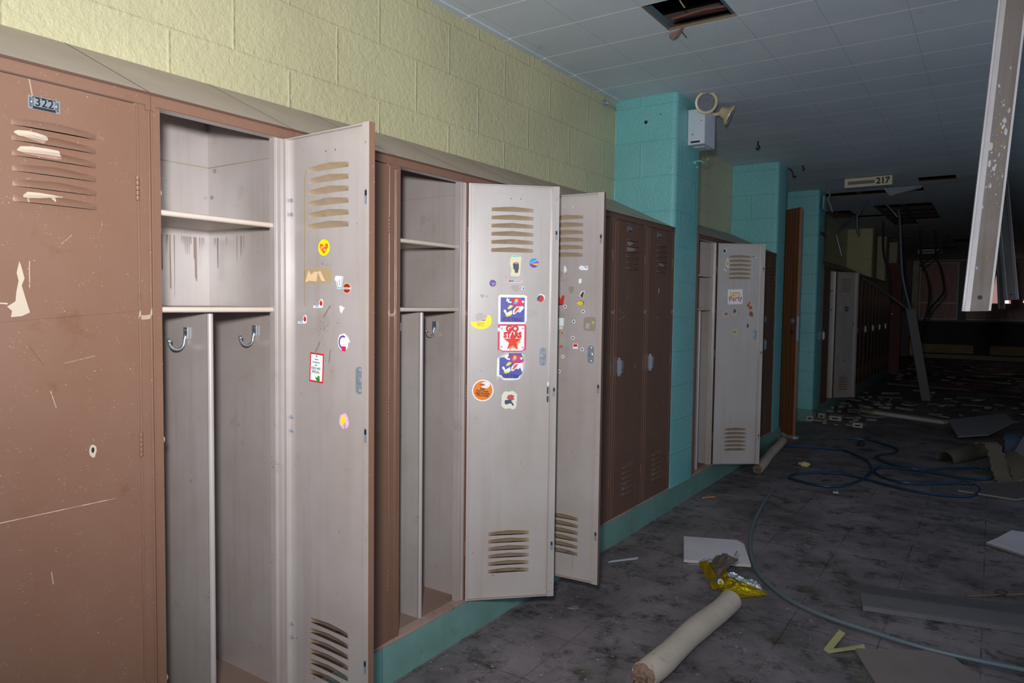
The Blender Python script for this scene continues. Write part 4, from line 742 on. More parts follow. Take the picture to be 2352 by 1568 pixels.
# ---------------------------------------------------------------- hanging fixture channels
def channel(name, bl, br, top, label, wf=0.034, mats=None):
    """U section strip hanging from the ceiling, open side toward -normal; bl, br bottom corners, top = shift of the top end"""
    bl, br = Vector(bl), Vector(br); ax = Vector(top); x = (br - bl); wd = x.length; x.normalize(); up = ax.normalized(); nrm = up.cross(x).normalized(); L_ = ax.length
    if nrm.y < 0: nrm = -nrm      # away from the camera side
    t = empty(name, tuple(bl), 0, label, 'light fixture channel')
    P = lambda a, h, n_: x * a + up * h + nrm * n_
    def slab(mb, a0, a1, n0, n1, h0=0, h1=L_, mi=0):
        v = [P(a, h, n_) for a in (a0, a1) for n_ in (n0, n1) for h in (h0, h1)]
        mb.add(v, [(0, 1, 3, 2), (4, 6, 7, 5), (0, 4, 5, 1), (2, 3, 7, 6), (0, 2, 6, 4), (1, 5, 7, 3)], mi)
    mb = MB(); slab(mb, 0, wd, 0.0, 0.0012); mb.build('web', M_chan, t)
    mb = MB(); slab(mb, wd * 0.30, wd * 0.97, -0.0006, -0.0001); mb.build('grime_film', M_grime, t)
    mb = MB(); slab(mb, -0.0012, 0.0, -wf, 0.0012); slab(mb, wd, wd + 0.0012, -wf, 0.0012); slab(mb, -0.0012, 0.006, -wf - 0.0012, -wf); slab(mb, wd - 0.006, wd + 0.0012, -wf - 0.0012, -wf); mb.build('flange', M_chan, t)
    mb = MB(); o_ = P(wd * 0.6, 0.05, -0.0016)
    mb.lathe(o_, -nrm, [(0, 0.008), (0.0006, 0.008)], 10); mb.build('knockout', M_dark, t)
    return t
t1 = channel('hanging_fixture', (1.437, 2.236, 1.195), (1.522, 2.244, 1.198), (0.076, 0.052, 1.27), 'long grimy white metal channel hanging from the ceiling, nearest and largest')
rn = random.Random(12); mb = MB()
xx = Vector((0.085, 0.008, 0.003)).normalized(); upv = Vector((0.076, 0.052, 1.27)).normalized(); nn = upv.cross(xx).normalized(); nn = -nn if nn.y < 0 else nn
for k in range(60):
    h = 0.15 + rn.random() * 0.95; h = h if rn.random() < 0.4 else 0.45 + rn.random() * 0.28; a = 0.025 + rn.random() * 0.055; r_ = 0.001 + rn.random() ** 3 * 0.007; el = 1 + rn.random() * 2.2
    pts = ragged(0, 0, r_, r_ * el, k, 9, 0.6); o_ = xx * a + upv * h - nn * 0.0011
    mb.add([o_ + xx * p[0] + upv * p[1] for p in pts], [list(range(9))])
mb.build('paint_splash', plain('white_splash', (196, 194, 194), 0.6), t1)['kind'] = 'stuff'
mb = MB()
for h, a, r_, el in ((0.60, 0.045, 0.003, 9), (0.66, 0.048, 0.003, 8), (0.20, 0.058, 0.003, 8), (1.05, 0.035, 0.003, 6), (0.24, 0.062, 0.002, 9)):
    pts = ragged(0, 0, r_, r_ * el, int(h * 99), 12, 0.5); o_ = xx * a + upv * h - nn * 0.0013; mb.add([o_ + xx * p[0] + upv * p[1] for p in pts], [list(range(12))])
mb.build('rust_stain', plain('ochre_stain', (160, 124, 60), 0.7), t1)
channel('hanging_fixture', (1.612, 6.837, 1.284), (1.698, 6.896, 1.293), (-0.13, -0.03, 1.14), 'second grimy white channel leaning behind the nearest hanging one')
channel('hanging_fixture', (1.575, 8.26, 1.21), (1.625, 8.29, 1.21), (-0.09, -0.02, 1.22), 'thin dark channel hanging behind the two white ones', 0.02)
M_cond = plain('galvanised_conduit', (120, 132, 140), 0.45, 0.7); M_wire = plain('dark_cable', (50, 44, 50), 0.6)
def conduit(pts, r, label, mat=M_cond, name='hanging_conduit', n=5): return wire(name, pts, r, mat, label, 'conduit', 8, n)
conduit([(0.36, 8.13, 2.50), (0.24, 8.03, 2.29), (0.215, 8.01, 2.22), (0.225, 8.0, 2.05)], 0.013, 'bent grey conduit hanging just under the sign reading 217')
conduit([(0.03, 9.1, 2.37), (-0.11, 9.0, 2.24), (-0.152, 8.97, 2.17), (-0.15, 8.96, 2.10), (-0.09, 8.99, 1.86)], 0.013, 'curled grey conduit hanging left of the 217 sign over the cream pilaster')
conduit([(0.37, 8.30, 2.50), (0.51, 8.45, 2.34), (0.57, 8.49, 2.26)], 0.012, 'short straight conduit dropping right from under the 217 sign')
conduit([(0.48, 9.41, 2.46), (0.50, 9.41, 2.36), (0.52, 9.41, 2.08), (0.54, 9.41, 1.80), (0.56, 9.41, 1.61), (0.60, 9.43, 1.41), (0.66, 9.45, 1.18)], 0.018, 'long grey conduit drooping from the ceiling almost to the floor')
conduit([(0.10, 9.34, 1.60), (0.27, 9.45, 1.48), (0.44, 9.56, 1.34), (0.65, 9.60, 1.17)], 0.013, 'thin conduit slanting down across the far lockers')
conduit([(0.20, 10.41, 2.42), (0.21, 10.41, 2.02), (0.28, 10.44, 1.71), (0.33, 10.44, 1.31)], 0.014, 'dark pipe hanging in front of the far cream pilasters', M_wire)
t = empty('fallen_raceway', (0.66, 9.47, 1.20), 0, 'wide pale metal raceway leaning from the drooping conduit to the floor', 'raceway')
mb = MB(); a = Vector((0, 0, 0)); b_ = Vector((0.20, 0.25, -1.19)); s_ = Vector((0.05, 0.03, 0)); q_ = Vector((-0.01, 0.03, 0))
mb.add([a - s_, a + s_, b_ + s_, b_ - s_, a - s_ + q_, a + s_ + q_, b_ + s_ + q_, b_ - s_ + q_], [(0, 1, 2, 3), (4, 5, 6, 7), (0, 1, 5, 4), (2, 3, 7, 6), (0, 3, 7, 4), (1, 2, 6, 5)]); mb.build('trough', plain('dull_raceway', (128, 124, 126), 0.6), t)
for l, pts in (('dark loose cable hanging in a kink before the boarded window, nearest the left', [(0.55, 11.8, 2.42), (0.57, 11.86, 1.96), (0.65, 11.9, 1.74), (0.70, 11.92, 1.49), (0.69, 11.89, 1.21), (0.64, 11.84, 0.96), (0.58, 11.79, 0.69)]), ('dark loose cable hanging from the ceiling with a sharp elbow', [(0.74, 11.97, 2.42), (0.76, 11.99, 2.03), (0.83, 12.02, 1.84), (0.87, 12.04, 1.62), (0.88, 12.04, 1.45), (0.74, 11.93, 1.23), (0.62, 11.84, 0.97), (0.47, 11.72, 0.75)]), ('short dark cable slanting under the 219 sign', [(0.90, 12.05, 2.35), (0.81, 12.03, 2.11), (0.56, 11.85, 1.86)])):
    wire('loose_cable', pts, 0.014, M_wire, l, 'cable')
# hanging signs
def sign(x, y, num, wd, label, z=2.30):
    t = empty('room_sign', (x, y, z), R(-2), label, 'sign')
    MB().box(-wd / 2, -0.012, 0, wd / 2, 0.012, 0.085).build('board', paint('cream_sign', (206, 196, 166), 0.5), t)
    MB().box(-wd / 2 + 0.03, -0.0132, 0.026, wd * 0.14, -0.012, 0.056).build('name_slot', plain('slot_grey', (110, 106, 100), 0.6), t)
    vs, fs = text_mesh(num, 0.074, 0.0025); MB().add([(a + wd * 0.31, -0.0135, b_ + 0.042) for a, b_, _ in vs], fs).build('number', M_dark, t)
    for s in (-1, 1): MB().tube([(s * wd * 0.35, 0, 0.085), (s * wd * 0.35, 0, ZC - z + 0.005)], 0.003, 6).build('hanger', M_steel, t)
sign(0.53, 6.46, '217', 0.40, 'cream hanging room sign reading 217', 2.325); sign(0.46, 15.4, '219', 0.42, 'far cream hanging room sign reading 219', 2.29)
# ragged edges and crumbs round the ceiling holes
def sheet(name, pts, label, cat, mat, th=0.012, group=None, z=None):
    mb = MB(); mb.add([tuple(p) for p in pts] + [(p[0], p[1], p[2] + th) for p in pts], [list(range(len(pts)))[::-1], list(range(len(pts), 2 * len(pts)))] + [(i, (i + 1) % len(pts), len(pts) + (i + 1) % len(pts), len(pts) + i) for i in range(len(pts))])
    return tag(mb.build(name, mat), label, cat, group)
sheet('torn_fibre', [(0.29, 2.20, ZC - 0.012), (0.34, 2.19, ZC - 0.004), (0.37, 2.175, ZC), (0.345, 2.215, ZC - 0.006), (0.31, 2.245, ZC - 0.016), (0.30, 2.225, ZC - 0.028), (0.285, 2.22, ZC - 0.018)], 'torn brown fibre hanging at the corner of the nearest ceiling hole', 'torn fibre', plain('brown_fibre', (128, 104, 98), 0.9), 0.004)
wire('ceiling_wire', [(0.345, 2.205, ZC - 0.004), (0.35, 2.235, ZC - 0.015), (0.345, 2.27, ZC - 0.012)], 0.0022, M_wire, 'short stiff wire poking from the nearest ceiling hole')
wire('ceiling_wire', [(0.40, 2.02, 2.56), (0.395, 2.04, 2.49), (0.41, 2.07, 2.455)], 0.003, plain('tan_wire', (140, 128, 110), 0.6), 'curled tan wire inside the nearest ceiling hole')
sheet('plenum_scrap', [(0.30, 2.20, 2.47), (0.45, 2.20, 2.48), (0.60, 2.20, 2.47), (0.60, 2.30, 2.50), (0.30, 2.30, 2.50)], 'reddish brown scrap lying above the nearest ceiling hole', 'scrap', plain('red_brown_scrap', (110, 70, 62), 0.9), 0.01)
sheet('hanging_ceiling_tile', [(0.56, 7.30, ZC - 0.002), (0.90, 7.28, ZC - 0.002), (0.89, 7.36, ZC - 0.012), (0.60, 7.46, ZC - 0.055)], 'sagging ceiling tile hanging just behind the 217 sign', 'ceiling tile', M_ceil)
# ---------------------------------------------------------------- red door and end wall
A = Vector((-0.16, 13.80, 0)); t = empty('red_door', A, R(18), 'dark red door standing open beyond the far lockers', 'door')
MB().box(0, -0.02, 0.012, 0.30, 0.02, 2.03).build('leaf', paint('dark_red_paint', (112, 48, 40), 0.45, dirt_amt=0.3), t)
MB().lathe((0.16, -0.02, 1.10), (0, -1, 0), [(0, 0.030), (0.01, 0.03), (0.03, 0.024), (0.035, 0.01)], 16).build('knob', M_steel, t, smooth=True)
struct(MB().box(-D - 0.2, YE, 0, 3.5, YE + 0.3, 2.95).build('wall_back', plain('dark_green_wall', (70, 80, 68), 0.7)), 'dark lower wall at the far end of the hallway')
m, nt, b, L = nodes('dark_brick'); v = mapped(nt); mp = nt.nodes.new('ShaderNodeMapping'); mp.inputs['Rotation'].default_value = (R(90), 0, 0); L(v, mp.inputs[0]); br = nt.nodes.new('ShaderNodeTexBrick'); br.inputs['Scale'].default_value = 1; br.inputs['Brick Width'].default_value = 0.2; br.inputs['Row Height'].default_value = 0.07; br.inputs['Mortar Size'].default_value = 0.006
br.inputs['Color1'].default_value = srgb(124, 96, 90); br.inputs['Color2'].default_value = srgb(96, 90, 108); br.inputs['Mortar'].default_value = srgb(110, 106, 104); L(mp.outputs[0], br.inputs['Vector']); L(br.outputs['Color'], b.inputs['Base Color']); M_brick = m
struct(MB().box(-D, YE - 0.5, 0, -0.20, YE, 2.6).build('wall_pillar', M_brick), 'dark brick pier at the far end on the left')
M_cream = paint('cream_frame_paint', (226, 204, 168), 0.5)
struct(MB().box(-0.20, YE - 0.25, 0, -0.05, YE, 2.38).box(-0.20, YE - 0.25, 2.38, 3.3, YE, ZC).build('trim_5', M_cream, bevel=0.01), 'cream post and header framing the far windows')
for k, (x0, x1, lab) in enumerate(((-0.05, 0.80, 'leftmost boarded window at the far end wall'), (0.98, 2.05, 'middle boarded window at the far end wall with daylight leaking in'), (2.05, 3.25, 'rightmost boarded window at the far end wall'))):
    wn = empty('window_%d' % (k + 1), (x0, YE - 0.02, 0.93)); wn['kind'] = 'structure'; wn['label'] = lab
    h = 2.37 - 0.93; w_ = x1 - x0; fm = MB()
    for q in ((0, 0, 0.03, h), (w_ - 0.03, 0, w_, h), (0.03, 0, w_ - 0.03, 0.035), (0.03, h - 0.03, w_ - 0.03, h), (0.03, 0.40, w_ - 0.03, 0.44)): fm.box(q[0], -0.06, q[1], q[2], 0.0, q[3])
    if k: fm = MB().box(0, -0.06, h - 0.03, w_, 0, h).box(0, -0.06, 0, w_, 0, 0.035)
    fm.build('frame', plain('grey_aluminium', (140, 144, 146), 0.4, 0.4), wn)
    MB().box(0.0, -0.02, 0.03, w_, -0.01, h - 0.03).build('plywood', M_ply, wn)
    if k == 1:
        MB().add([(0.50, -0.024, 0.42), (0.54, -0.024, 0.80), (0.60, -0.024, 1.22), (0.72, -0.024, 1.22), (0.84, -0.024, 0.80), (0.90, -0.024, 0.42)], [(0, 1, 2, 3, 4, 5)]).build('daylight_gap', plain('daylight_through_glass', (255, 210, 205), 0.5, 0, (255, 196, 186), 0.38), wn)
        MB().add([(0.72, -0.026, 0.42), (0.74, -0.026, 0.66), (0.84, -0.026, 0.52), (0.86, -0.026, 0.42)], [(0, 1, 2, 3)]).build('daylight_gap', plain('daylight_bright', (255, 235, 235), 0.5, 0, (255, 235, 235), 1.4), wn)
    if k == 2:
        MB().add([(0.06, -0.026, 0.44), (0.10, -0.026, 0.58), (0.13, -0.026, 0.60), (0.10, -0.026, 0.46)], [(0, 1, 2, 3)]).build('daylight_gap', _m['daylight_bright'], wn)
struct(MB().box(0.80, YE - 0.12, 0.88, 0.98, YE, 2.38).build('trim_6', plain('grey_mullion', (118, 120, 124), 0.5)), 'grey mullion between the far boarded windows')
struct(MB().box(-0.05, YE - 0.16, 0.885, 3.3, YE, 0.925).build('trim_7', plain('grey_sill', (150, 140, 134), 0.5)), 'grey sill under the far windows')
struct(MB().box(1.42, YE - 0.05, 0.36, 1.78, YE, 0.88).build('trim_8', plain('maroon_panel', (84, 66, 66), 0.7)), 'maroon panel in the dark wall below the far windows')
for x0, x1, lab in ((0.05, 1.18, 'long yellowish convector cover below the far windows, left one'), (1.50, 3.2, 'long yellowish convector cover below the far windows, right one')):
    t = empty('convector', (x0, YE - 0.32, 0.10), 0, lab, 'radiator'); MB().box(0, 0, 0, x1 - x0, 0.30, 0.23).build('cover', paint('yellow_cream_enamel', (182, 166, 104), 0.5), t, bevel=0.02)
    MB().box(0.02, 0.02, -0.10, x1 - x0 - 0.02, 0.28, 0).build('foot', plain('maroon_foot', (70, 40, 36), 0.7), t)
tag(MB().box(-0.05, YE - 0.75, 0.0, 2.9, YE - 0.70, 0.10).build('fallen_trim', paint('pale_slotted_trim', (176, 168, 160), 0.6)), 'long pale slotted strip lying along the foot of the far wall', 'trim strip').rotation_euler = (0, 0, 0)
# ---------------------------------------------------------------- things on the floor
wire('conduit', [(0.389, 3.865, 0.012), (0.438, 3.418, 0.011), (0.493, 3.052, 0.011), (0.56, 2.754, 0.011), (0.638, 2.512, 0.011), (0.718, 2.34, 0.011), (0.817, 2.207, 0.011), (0.925, 2.11, 0.012), (1.051, 2.046, 0.014), (1.207, 2.005, 0.016), (1.349, 1.974, 0.018), (1.48, 1.967, 0.02), (1.663, 1.987, 0.02), (1.95, 2.03, 0.02)], 0.0095, plain('dusty_grey_conduit', (112, 126, 132), 0.5, 0.3), 'long grey flexible conduit curving across the foreground floor', 'conduit', 10, 8)
hp = [(-0.02, 4.70), (0.05, 4.90), (0.112, 5.064), (0.095, 5.423), (0.251, 5.521), (0.514, 5.588), (0.633, 5.464), (0.756, 5.258), (0.817, 5.028), (0.838, 4.758), (0.806, 4.486), (0.721, 4.25), (0.607, 4.206), (0.424, 4.274), (0.392, 4.36), (0.436, 4.486), (0.584, 4.631), (0.757, 4.633), (1.02, 4.474), (1.226, 4.413), (1.392, 4.447), (1.472, 4.545), (1.505, 4.701), (1.466, 4.866), (1.353, 4.839), (1.132, 4.659), (0.971, 4.686), (0.869, 4.846), (0.863, 5.011), (0.953, 5.114), (1.152, 5.11), (1.37, 5.065), (1.53, 5.10), (1.602, 5.30), (1.58, 5.46), (1.494, 5.507), (1.331, 5.384), (1.147, 5.175), (0.973, 5.201), (0.816, 5.401), (0.814, 5.541), (0.904, 5.735), (0.901, 5.93), (0.783, 6.096), (0.627, 6.224), (0.451, 6.192)]
hp = hp[2:]
P = smooth_path([(a, b_, 0.0095) for a, b_ in hp], 26)
tag(MB().tube(P, 0.0078, 8, 0, True, 0.0016).build('corrugated_hose', plain('blue_steel_hose', (38, 72, 98), 0.4, 0.4), smooth=True), 'long blue ribbed flexible hose looped loosely on the floor', 'hose')
# pipe insulation tubes
def log(a, b_, r, name, label, broken=True):
    a, b_ = Vector(a), Vector(b_); n = 24; rn = random.Random(5); pts = []; rs = []
    for k in range(n + 1):
        q = k / n; pts.append(a.lerp(b_, q) + Vector((0.004 * math.sin(q * 9), 0.003 * math.cos(q * 7), 0))); rs.append(r * (1 + 0.03 * math.sin(q * 13) + rn.uniform(-.012, .012)))
    t = empty(name, tuple(a), 0, label, 'pipe insulation')
    MB().tube([p - a for p in pts], rs, 22).build('wrap', M_wrap, t, smooth=True)
    d_ = (b_ - a).normalized()
    mk = MB(); mk.lathe((0, 0, 0), -d_, [(-0.02, r * 0.93), (0.0, r * 0.9), (0.010, r * 0.78), (0.016, r * 0.6), (0.012, r * 0.4), (0.018, r * 0.2), (0.010, r * 0.05)], 20)
    mk.v = [tuple(Vector(q_) * (1 + 0.0) + Vector((rn.uniform(-.0045, .0045), rn.uniform(-.006, .006), rn.uniform(-.0045, .0045)))) for q_ in mk.v]
    mk.build('broken_core', paint('broken_brown_core', (134, 108, 90), 0.9, (70, 50, 40), 1.0, bmp=1.0, bscale=120), t)
    if broken: MB().lathe(b_ - a, d_, [(0.0, r * 1.0), (0.012, r * 0.86), (0.018, r * 0.5), (0.015, 0.005)], 18).build('plaster_end', paint('plaster_end', (190, 180, 172), 0.9, bmp=0.5), t, smooth=True)
    return t
log((0.672, 1.175, 0.045), (0.720, 1.900, 0.045), 0.042, 'pipe_insulation', 'cream length of broken pipe insulation lying in the foreground')
log((0.175, 4.32, 0.036), (0.055, 5.55, 0.036), 0.034, 'pipe_insulation', 'grey length of pipe insulation lying along the base by the party-sticker locker', False)
# ceiling tile pieces
def slabp(pts, z0, th, name, label, mat=None, cat='ceiling tile', tilt=None, group=None, bevel=True):
    mb = MB(); n = len(pts); tz = tilt or (lambda x, y: 0)
    mb.add([(p[0], p[1], z0 + tz(*p)) for p in pts] + [(p[0], p[1], z0 + th + tz(*p)) for p in pts], [list(range(n))[::-1], list(range(n, 2 * n))] + [(i, (i + 1) % n, n + (i + 1) % n, n + i) for i in range(n)], [1, 0] + [2] * n)
    return tag(mb.build(name, mat or [M_tilefrag, M_fibre, M_edge], None, bevel=0.002 if bevel else 0), label, cat, group)
M_near = paint('speckled_grey_tile_face', (218, 210, 218), 0.6, (140, 130, 130), 0.3, chips=0.35, chip_rgb=(244, 242, 246), chip_scale=110, bmp=1.0, bscale=180)
M_near2 = paint('dusty_brown_grey_board', (134, 122, 120), 0.8, (100, 88, 82), 0.5, bmp=0.5)
M_edge = plain('pale_tile_edge', (140, 132, 126), 0.8)
slabp([(0.257, 2.63), (0.50, 2.735), (0.545, 2.70), (0.657, 2.424), (0.38, 2.303)], 0.004, 0.013, 'ceiling_tile', 'square speckled grey ceiling tile lying under the yellow foil bag', [M_near, M_fibre, plain('pale_near_edge', (190, 182, 178), 0.8)])
slabp([(0.40, 2.29), (0.50, 2.33), (0.52, 2.36), (0.40, 2.33)], 0.0005, 0.004, 'tile_chip', 'sliver of tile sticking out under the speckled ceiling tile')
slabp([(1.177, 1.835), (1.40, 1.975), (1.453, 1.985), (1.56, 1.83), (1.30, 1.56)], 0.003, 0.012, 'ceiling_tile', 'grey ceiling tile at the bottom right corner, cut by the picture edge', [M_near2, M_fibre, M_edge])
slabp([(1.548, 3.462), (1.60, 3.60), (1.66, 3.79), (1.95, 3.80), (1.90, 3.30), (1.72, 3.34)], 0.003, 0.013, 'ceiling_tile', 'ceiling tile fragment at the right edge above the perforated strip', [M_near, M_fibre, M_edge])
slabp([(1.386, 4.612), (1.43, 4.75), (1.55, 4.95), (1.80, 5.22), (1.88, 4.90), (1.70, 4.57)], 0.003, 0.013, 'ceiling_tile', 'pair of stacked tan tile pieces behind the blue hose loops', [M_debris, M_fibre, M_edge]); 
slabp([(1.195, 7.433), (1.36, 7.60), (1.674, 7.938), (1.75, 7.6), (1.541, 6.987), (1.309, 6.806)], 0.02, 0.013, 'ceiling_tile', 'tilted pale ceiling tile leaning beside the dark roll', None, tilt=lambda x, y: max(0, (y - 6.8) * 0.10))
slabp([(0.091, 2.095), (0.095, 2.125), (0.179, 2.245), (0.185, 2.220)], 0.001, 0.004, 'white_strip', 'short narrow white strip on the floor by the base tiles', plain('white_strip_paint', (190, 196, 206), 0.6), 'strip')
# pencil
mb = MB(); a, b_ = Vector((0.080, 3.454, 0.0045)), Vector((0.128, 3.515, 0.0045)); mb.tube([a, b_], 0.0037, 6); mb.tube([a, a - (b_ - a).normalized() * 0.010], [0.0037, 0.0032], 6, 1)
tag(mb.build('pencil', [plain('orange_pencil', (226, 128, 50), 0.4), plain('pencil_ferrule', (200, 190, 190), 0.4)]), 'short orange pencil stub on the floor by the first pilaster', 'pencil')
# folded yellow paper
t = empty('folded_strip', (1.105, 1.80, 0), 0, 'folded pale yellow paper strip on the floor beside the conduit', 'paper')
mb = MB(); mb.add([(-0.02, -0.006, 0.001), (0.004, -0.014, 0.002), (0.030, 0.12, 0.022), (0.006, 0.135, 0.024)], [(0, 1, 2, 3)]); mb.add([(-0.02, -0.012, 0.002), (0.0, -0.028, 0.001), (0.06, 0.01, 0.014), (0.105, 0.055, 0.014), (0.095, 0.08, 0.018), (0.045, 0.03, 0.012)], [(0, 1, 2, 5), (2, 3, 4, 5)])
o = mb.build('paper', plain('yellow_paper', (176, 170, 120), 0.7), t); o.modifiers.new('s', 'SOLIDIFY').thickness = 0.0008
# perforated metal strip
m, nt, b, L = nodes('perforated_metal'); tc = nt.nodes.new('ShaderNodeTexCoord'); sp = nt.nodes.new('ShaderNodeSeparateXYZ'); L(tc.outputs['Object'], sp.inputs[0])
b.inputs['Base Color'].default_value = srgb(126, 124, 128); b.inputs['Metallic'].default_value = 0.3; b.inputs['Roughness'].default_value = 0.5
def dots(off):
    fx = mth(nt, 'SUBTRACT', mth(nt, 'FRACT', mth(nt, 'ADD', mth(nt, 'DIVIDE', sp.outputs[0], 0.006), 100 + off)), 0.5); fy = mth(nt, 'SUBTRACT', mth(nt, 'FRACT', mth(nt, 'ADD', mth(nt, 'DIVIDE', mth(nt, 'ADD', sp.outputs[1], sp.outputs[2]), 0.008), 100 + off)), 0.5)
    return mth(nt, 'LESS_THAN', mth(nt, 'ADD', mth(nt, 'POWER', mth(nt, 'ABSOLUTE', fx), 2), mth(nt, 'POWER', mth(nt, 'ABSOLUTE', fy), 2)), 0.055)
al = mth(nt, 'SUBTRACT', 1, mth(nt, 'MAXIMUM', dots(0), dots(0.5))); L(al, b.inputs['Alpha']); M_perf = m
mb = MB(); Lp = 0.85; sec = [(0.0, 0.001), (0.004, 0.018), (0.012, 0.022), (0.075, 0.040), (0.085, 0.041), (0.17, 0.028), (0.26, 0.012), (0.272, 0.001)]
for k in range(len(sec) - 1):
    (a0, h0), (a1, h1) = sec[k], sec[k + 1]; mb.add([(0, a0, h0), (Lp, a0, h0), (Lp, a1, h1), (0, a1, h1)], [(0, 1, 2, 3)])
o = mb.build('perforated_strip', M_perf, None, (1.150, 2.225, 0.001)); o.rotation_euler = (0, 0, math.atan2(2.362 - 2.229, 1.674 - 1.152)); tag(o, 'long dark perforated metal strip lying at the right edge', 'metal strip')
for k, sx in enumerate((0, 1)): pass
t2 = tag(MB().tube([(1.487, 2.63, 0.006), (1.95, 3.02, 0.006)], 0.006, 4).build('wood_sliver', M_fibre), 'thin wooden sliver behind the perforated strip', 'sliver')
wire('thin_wire', [(1.56, 2.67, 0.004), (1.60, 2.70, 0.012), (1.63, 2.76, 0.01), (1.60, 2.79, 0.008), (1.59, 2.73, 0.01), (1.66, 2.72, 0.006)], 0.0018, M_wire, 'thin curled dark wire behind the perforated strip')
# long white plank in the debris
def plank(a, b_, wd, h, label, mat, name='plank', cat='plank'):
    a, b_ = Vector(a), Vector(b_); d_ = b_ - a; n_ = Vector((-d_.y, d_.x, 0)).normalized() * wd / 2
    mb = MB(); v = [a - n_, a + n_, b_ + n_, b_ - n_]; u_ = Vector((0, 0, h)); mb.add(v + [p + u_ for p in v], [(0, 1, 2, 3), (4, 5, 6, 7), (0, 1, 5, 4), (1, 2, 6, 5), (2, 3, 7, 6), (3, 0, 4, 7)])
    return tag(mb.build(name, mat, None, bevel=0.003), label, cat)
plank((0.27, 8.20, 0.0), (1.17, 7.80, 0.0), 0.11, 0.035, 'long pinkish white plank lying across the middle of the debris', paint('pinkish_white_board', (196, 184, 182), 0.6))
plank((0.30, 12.3, 0), (1.6, 11.9, 0), 0.10, 0.03, 'reddish board lying far down among the rubble', plain('red_brown_board', (88, 52, 44), 0.7))
plank((0.20, 11.7, 0), (1.3, 11.55, 0), 0.10, 0.03, 'long pale board lying far down before the reddish board', M_debris)
# dark bent roll and standing rags
t = empty('dark_roll', (1.26, 5.60, 0), 0, 'large dark olive half pipe of lagging lying in the rubble at right', 'pipe lagging')
mb = MB(); a = Vector((0, 0, 0)); b_ = Vector((0.62, 1.35, 0.02)); d_ = (b_ - a).normalized(); s_ = Vector((d_.y, -d_.x, 0)); n = 10; vs = []
for k in range(13):
    q = k / 12; c_ = a.lerp(b_, q); r_ = 0.075 + 0.006 * math.sin(q * 11)
    for j in range(n + 1): an = R(-12 + 204 * j / n); vs.append(c_ + s_ * math.cos(an) * r_ + Vector((0, 0, 0.02 + r_ * math.sin(an))))
mb.add(vs, [(k * (n + 1) + j, k * (n + 1) + j + 1, (k + 1) * (n + 1) + j + 1, (k + 1) * (n + 1) + j) for k in range(12) for j in range(n)])
o = mb.build('shell', paint('olive_lagging', (84, 78, 68), 0.8, bmp=0.6), t, smooth=True); o.modifiers.new('s', 'SOLIDIFY').thickness = 0.012
def rag(name, c, sx, sy, sz, seed, mat, label, cat, rz=0, sub=4, strength=0.5):
    bm = bmesh.new(); bmesh.ops.create_icosphere(bm, subdivisions=sub, radius=1); rn = random.Random(seed)
    of = Vector((rn.random() * 50, rn.random() * 50, rn.random() * 50))
    from mathutils import noise
    for v in bm.verts:
        d = noise.noise(v.co * 1.6 + of) * strength + abs(noise.noise(v.co * 4 + of)) * strength * 0.5; v.co *= (1 + d)
        v.co = Vector((v.co.x * sx, v.co.y * sy, max(v.co.z, -0.55) * sz))
    mz = min(v.co.z for v in bm.verts)
    for v in bm.verts: v.co.z -= mz
    me = bpy.data.meshes.new(name); bm.to_mesh(me); bm.free(); me.materials.append(mat); o = bpy.data.objects.new(name, me); C.objects.link(o); o.location = c; o.rotation_euler = (0, 0, rz)
    return tag(o, label, cat)
M_rag = paint('tan_felt', (128, 116, 98), 0.95, bmp=0.8)
# torn lagging: bent sheets standing in the rubble
def bent(name, pts, wv, mat, label, cat, th=0.012):
    P = smooth_path(pts, 6); wv = Vector(wv); vs = []
    rn = random.Random(len(pts) * 7 + int(wv.x * 100))
    for i, p in enumerate(P): j = 1 + 0.18 * rn.uniform(-1, 1); vs += [p - wv * j, p + wv * j]
    mb = MB().add(vs, [(2 * i, 2 * i + 1, 2 * i + 3, 2 * i + 2) for i in range(len(P) - 1)]); o = mb.build(name, mat); o.modifiers.new('s', 'SOLIDIFY').thickness = th
    return tag(o, label, cat)
bent('torn_lagging', [(1.50, 5.95, 0.13), (1.56, 5.80, 0.16), (1.60, 5.55, 0.10), (1.63, 5.25, 0.03), (1.66, 5.10, 0.012)], (0.05, 0.03, 0.0), M_rag, 'torn tan lagging bent down in front of the dark half pipe', 'pipe lagging')
bent('torn_lagging', [(1.58, 5.90, 0.02), (1.66, 5.70, 0.09), (1.72, 5.40, 0.08), (1.74, 5.15, 0.015)], (0.045, 0.02, 0.03), M_rag, 'second torn tan lagging strip, right of the first', 'pipe lagging')
bent('blue_pipe_clip', [(1.72, 6.35, 0.17), (1.71, 6.2, 0.14), (1.72, 6.1, 0.05), (1.74, 6.0, 0.01)], (0.06, 0.02, 0.0), plain('dull_blue_metal', (70, 88, 104), 0.5), 'dull blue sheet metal bracket standing right of the dark half pipe', 'bracket', 0.006)
slabp([(1.70, 5.9), (1.80, 6.35), (2.2, 6.2), (2.1, 5.5)], 0.06, 0.012, 'ceiling_tile', 'tilted pale tile fragment at the right edge beside the blue bracket', None, tilt=lambda x, y: (y - 5.9) * 0.3)
rag('rubble_lump', (0.625, 5.93, 0), 0.030, 0.035, 0.030, 3, plain('dark_sock', (44, 40, 40), 0.9), 'small dark crumpled lump beyond the hose loops', 'lump')
rag('rubble_lump', (0.70, 5.75, 0), 0.05, 0.022, 0.008, 4, plain('dark_sock', (44, 40, 40), 0.9), 'flat dark scrap beside the small dark lump', 'scrap')
rag('foam_chip', (0.395, 4.79, 0), 0.032, 0.018, 0.020, 5, plain('yellow_foam', (200, 180, 130), 0.9), 'small yellow foam chip left of the hose loops', 'chip')
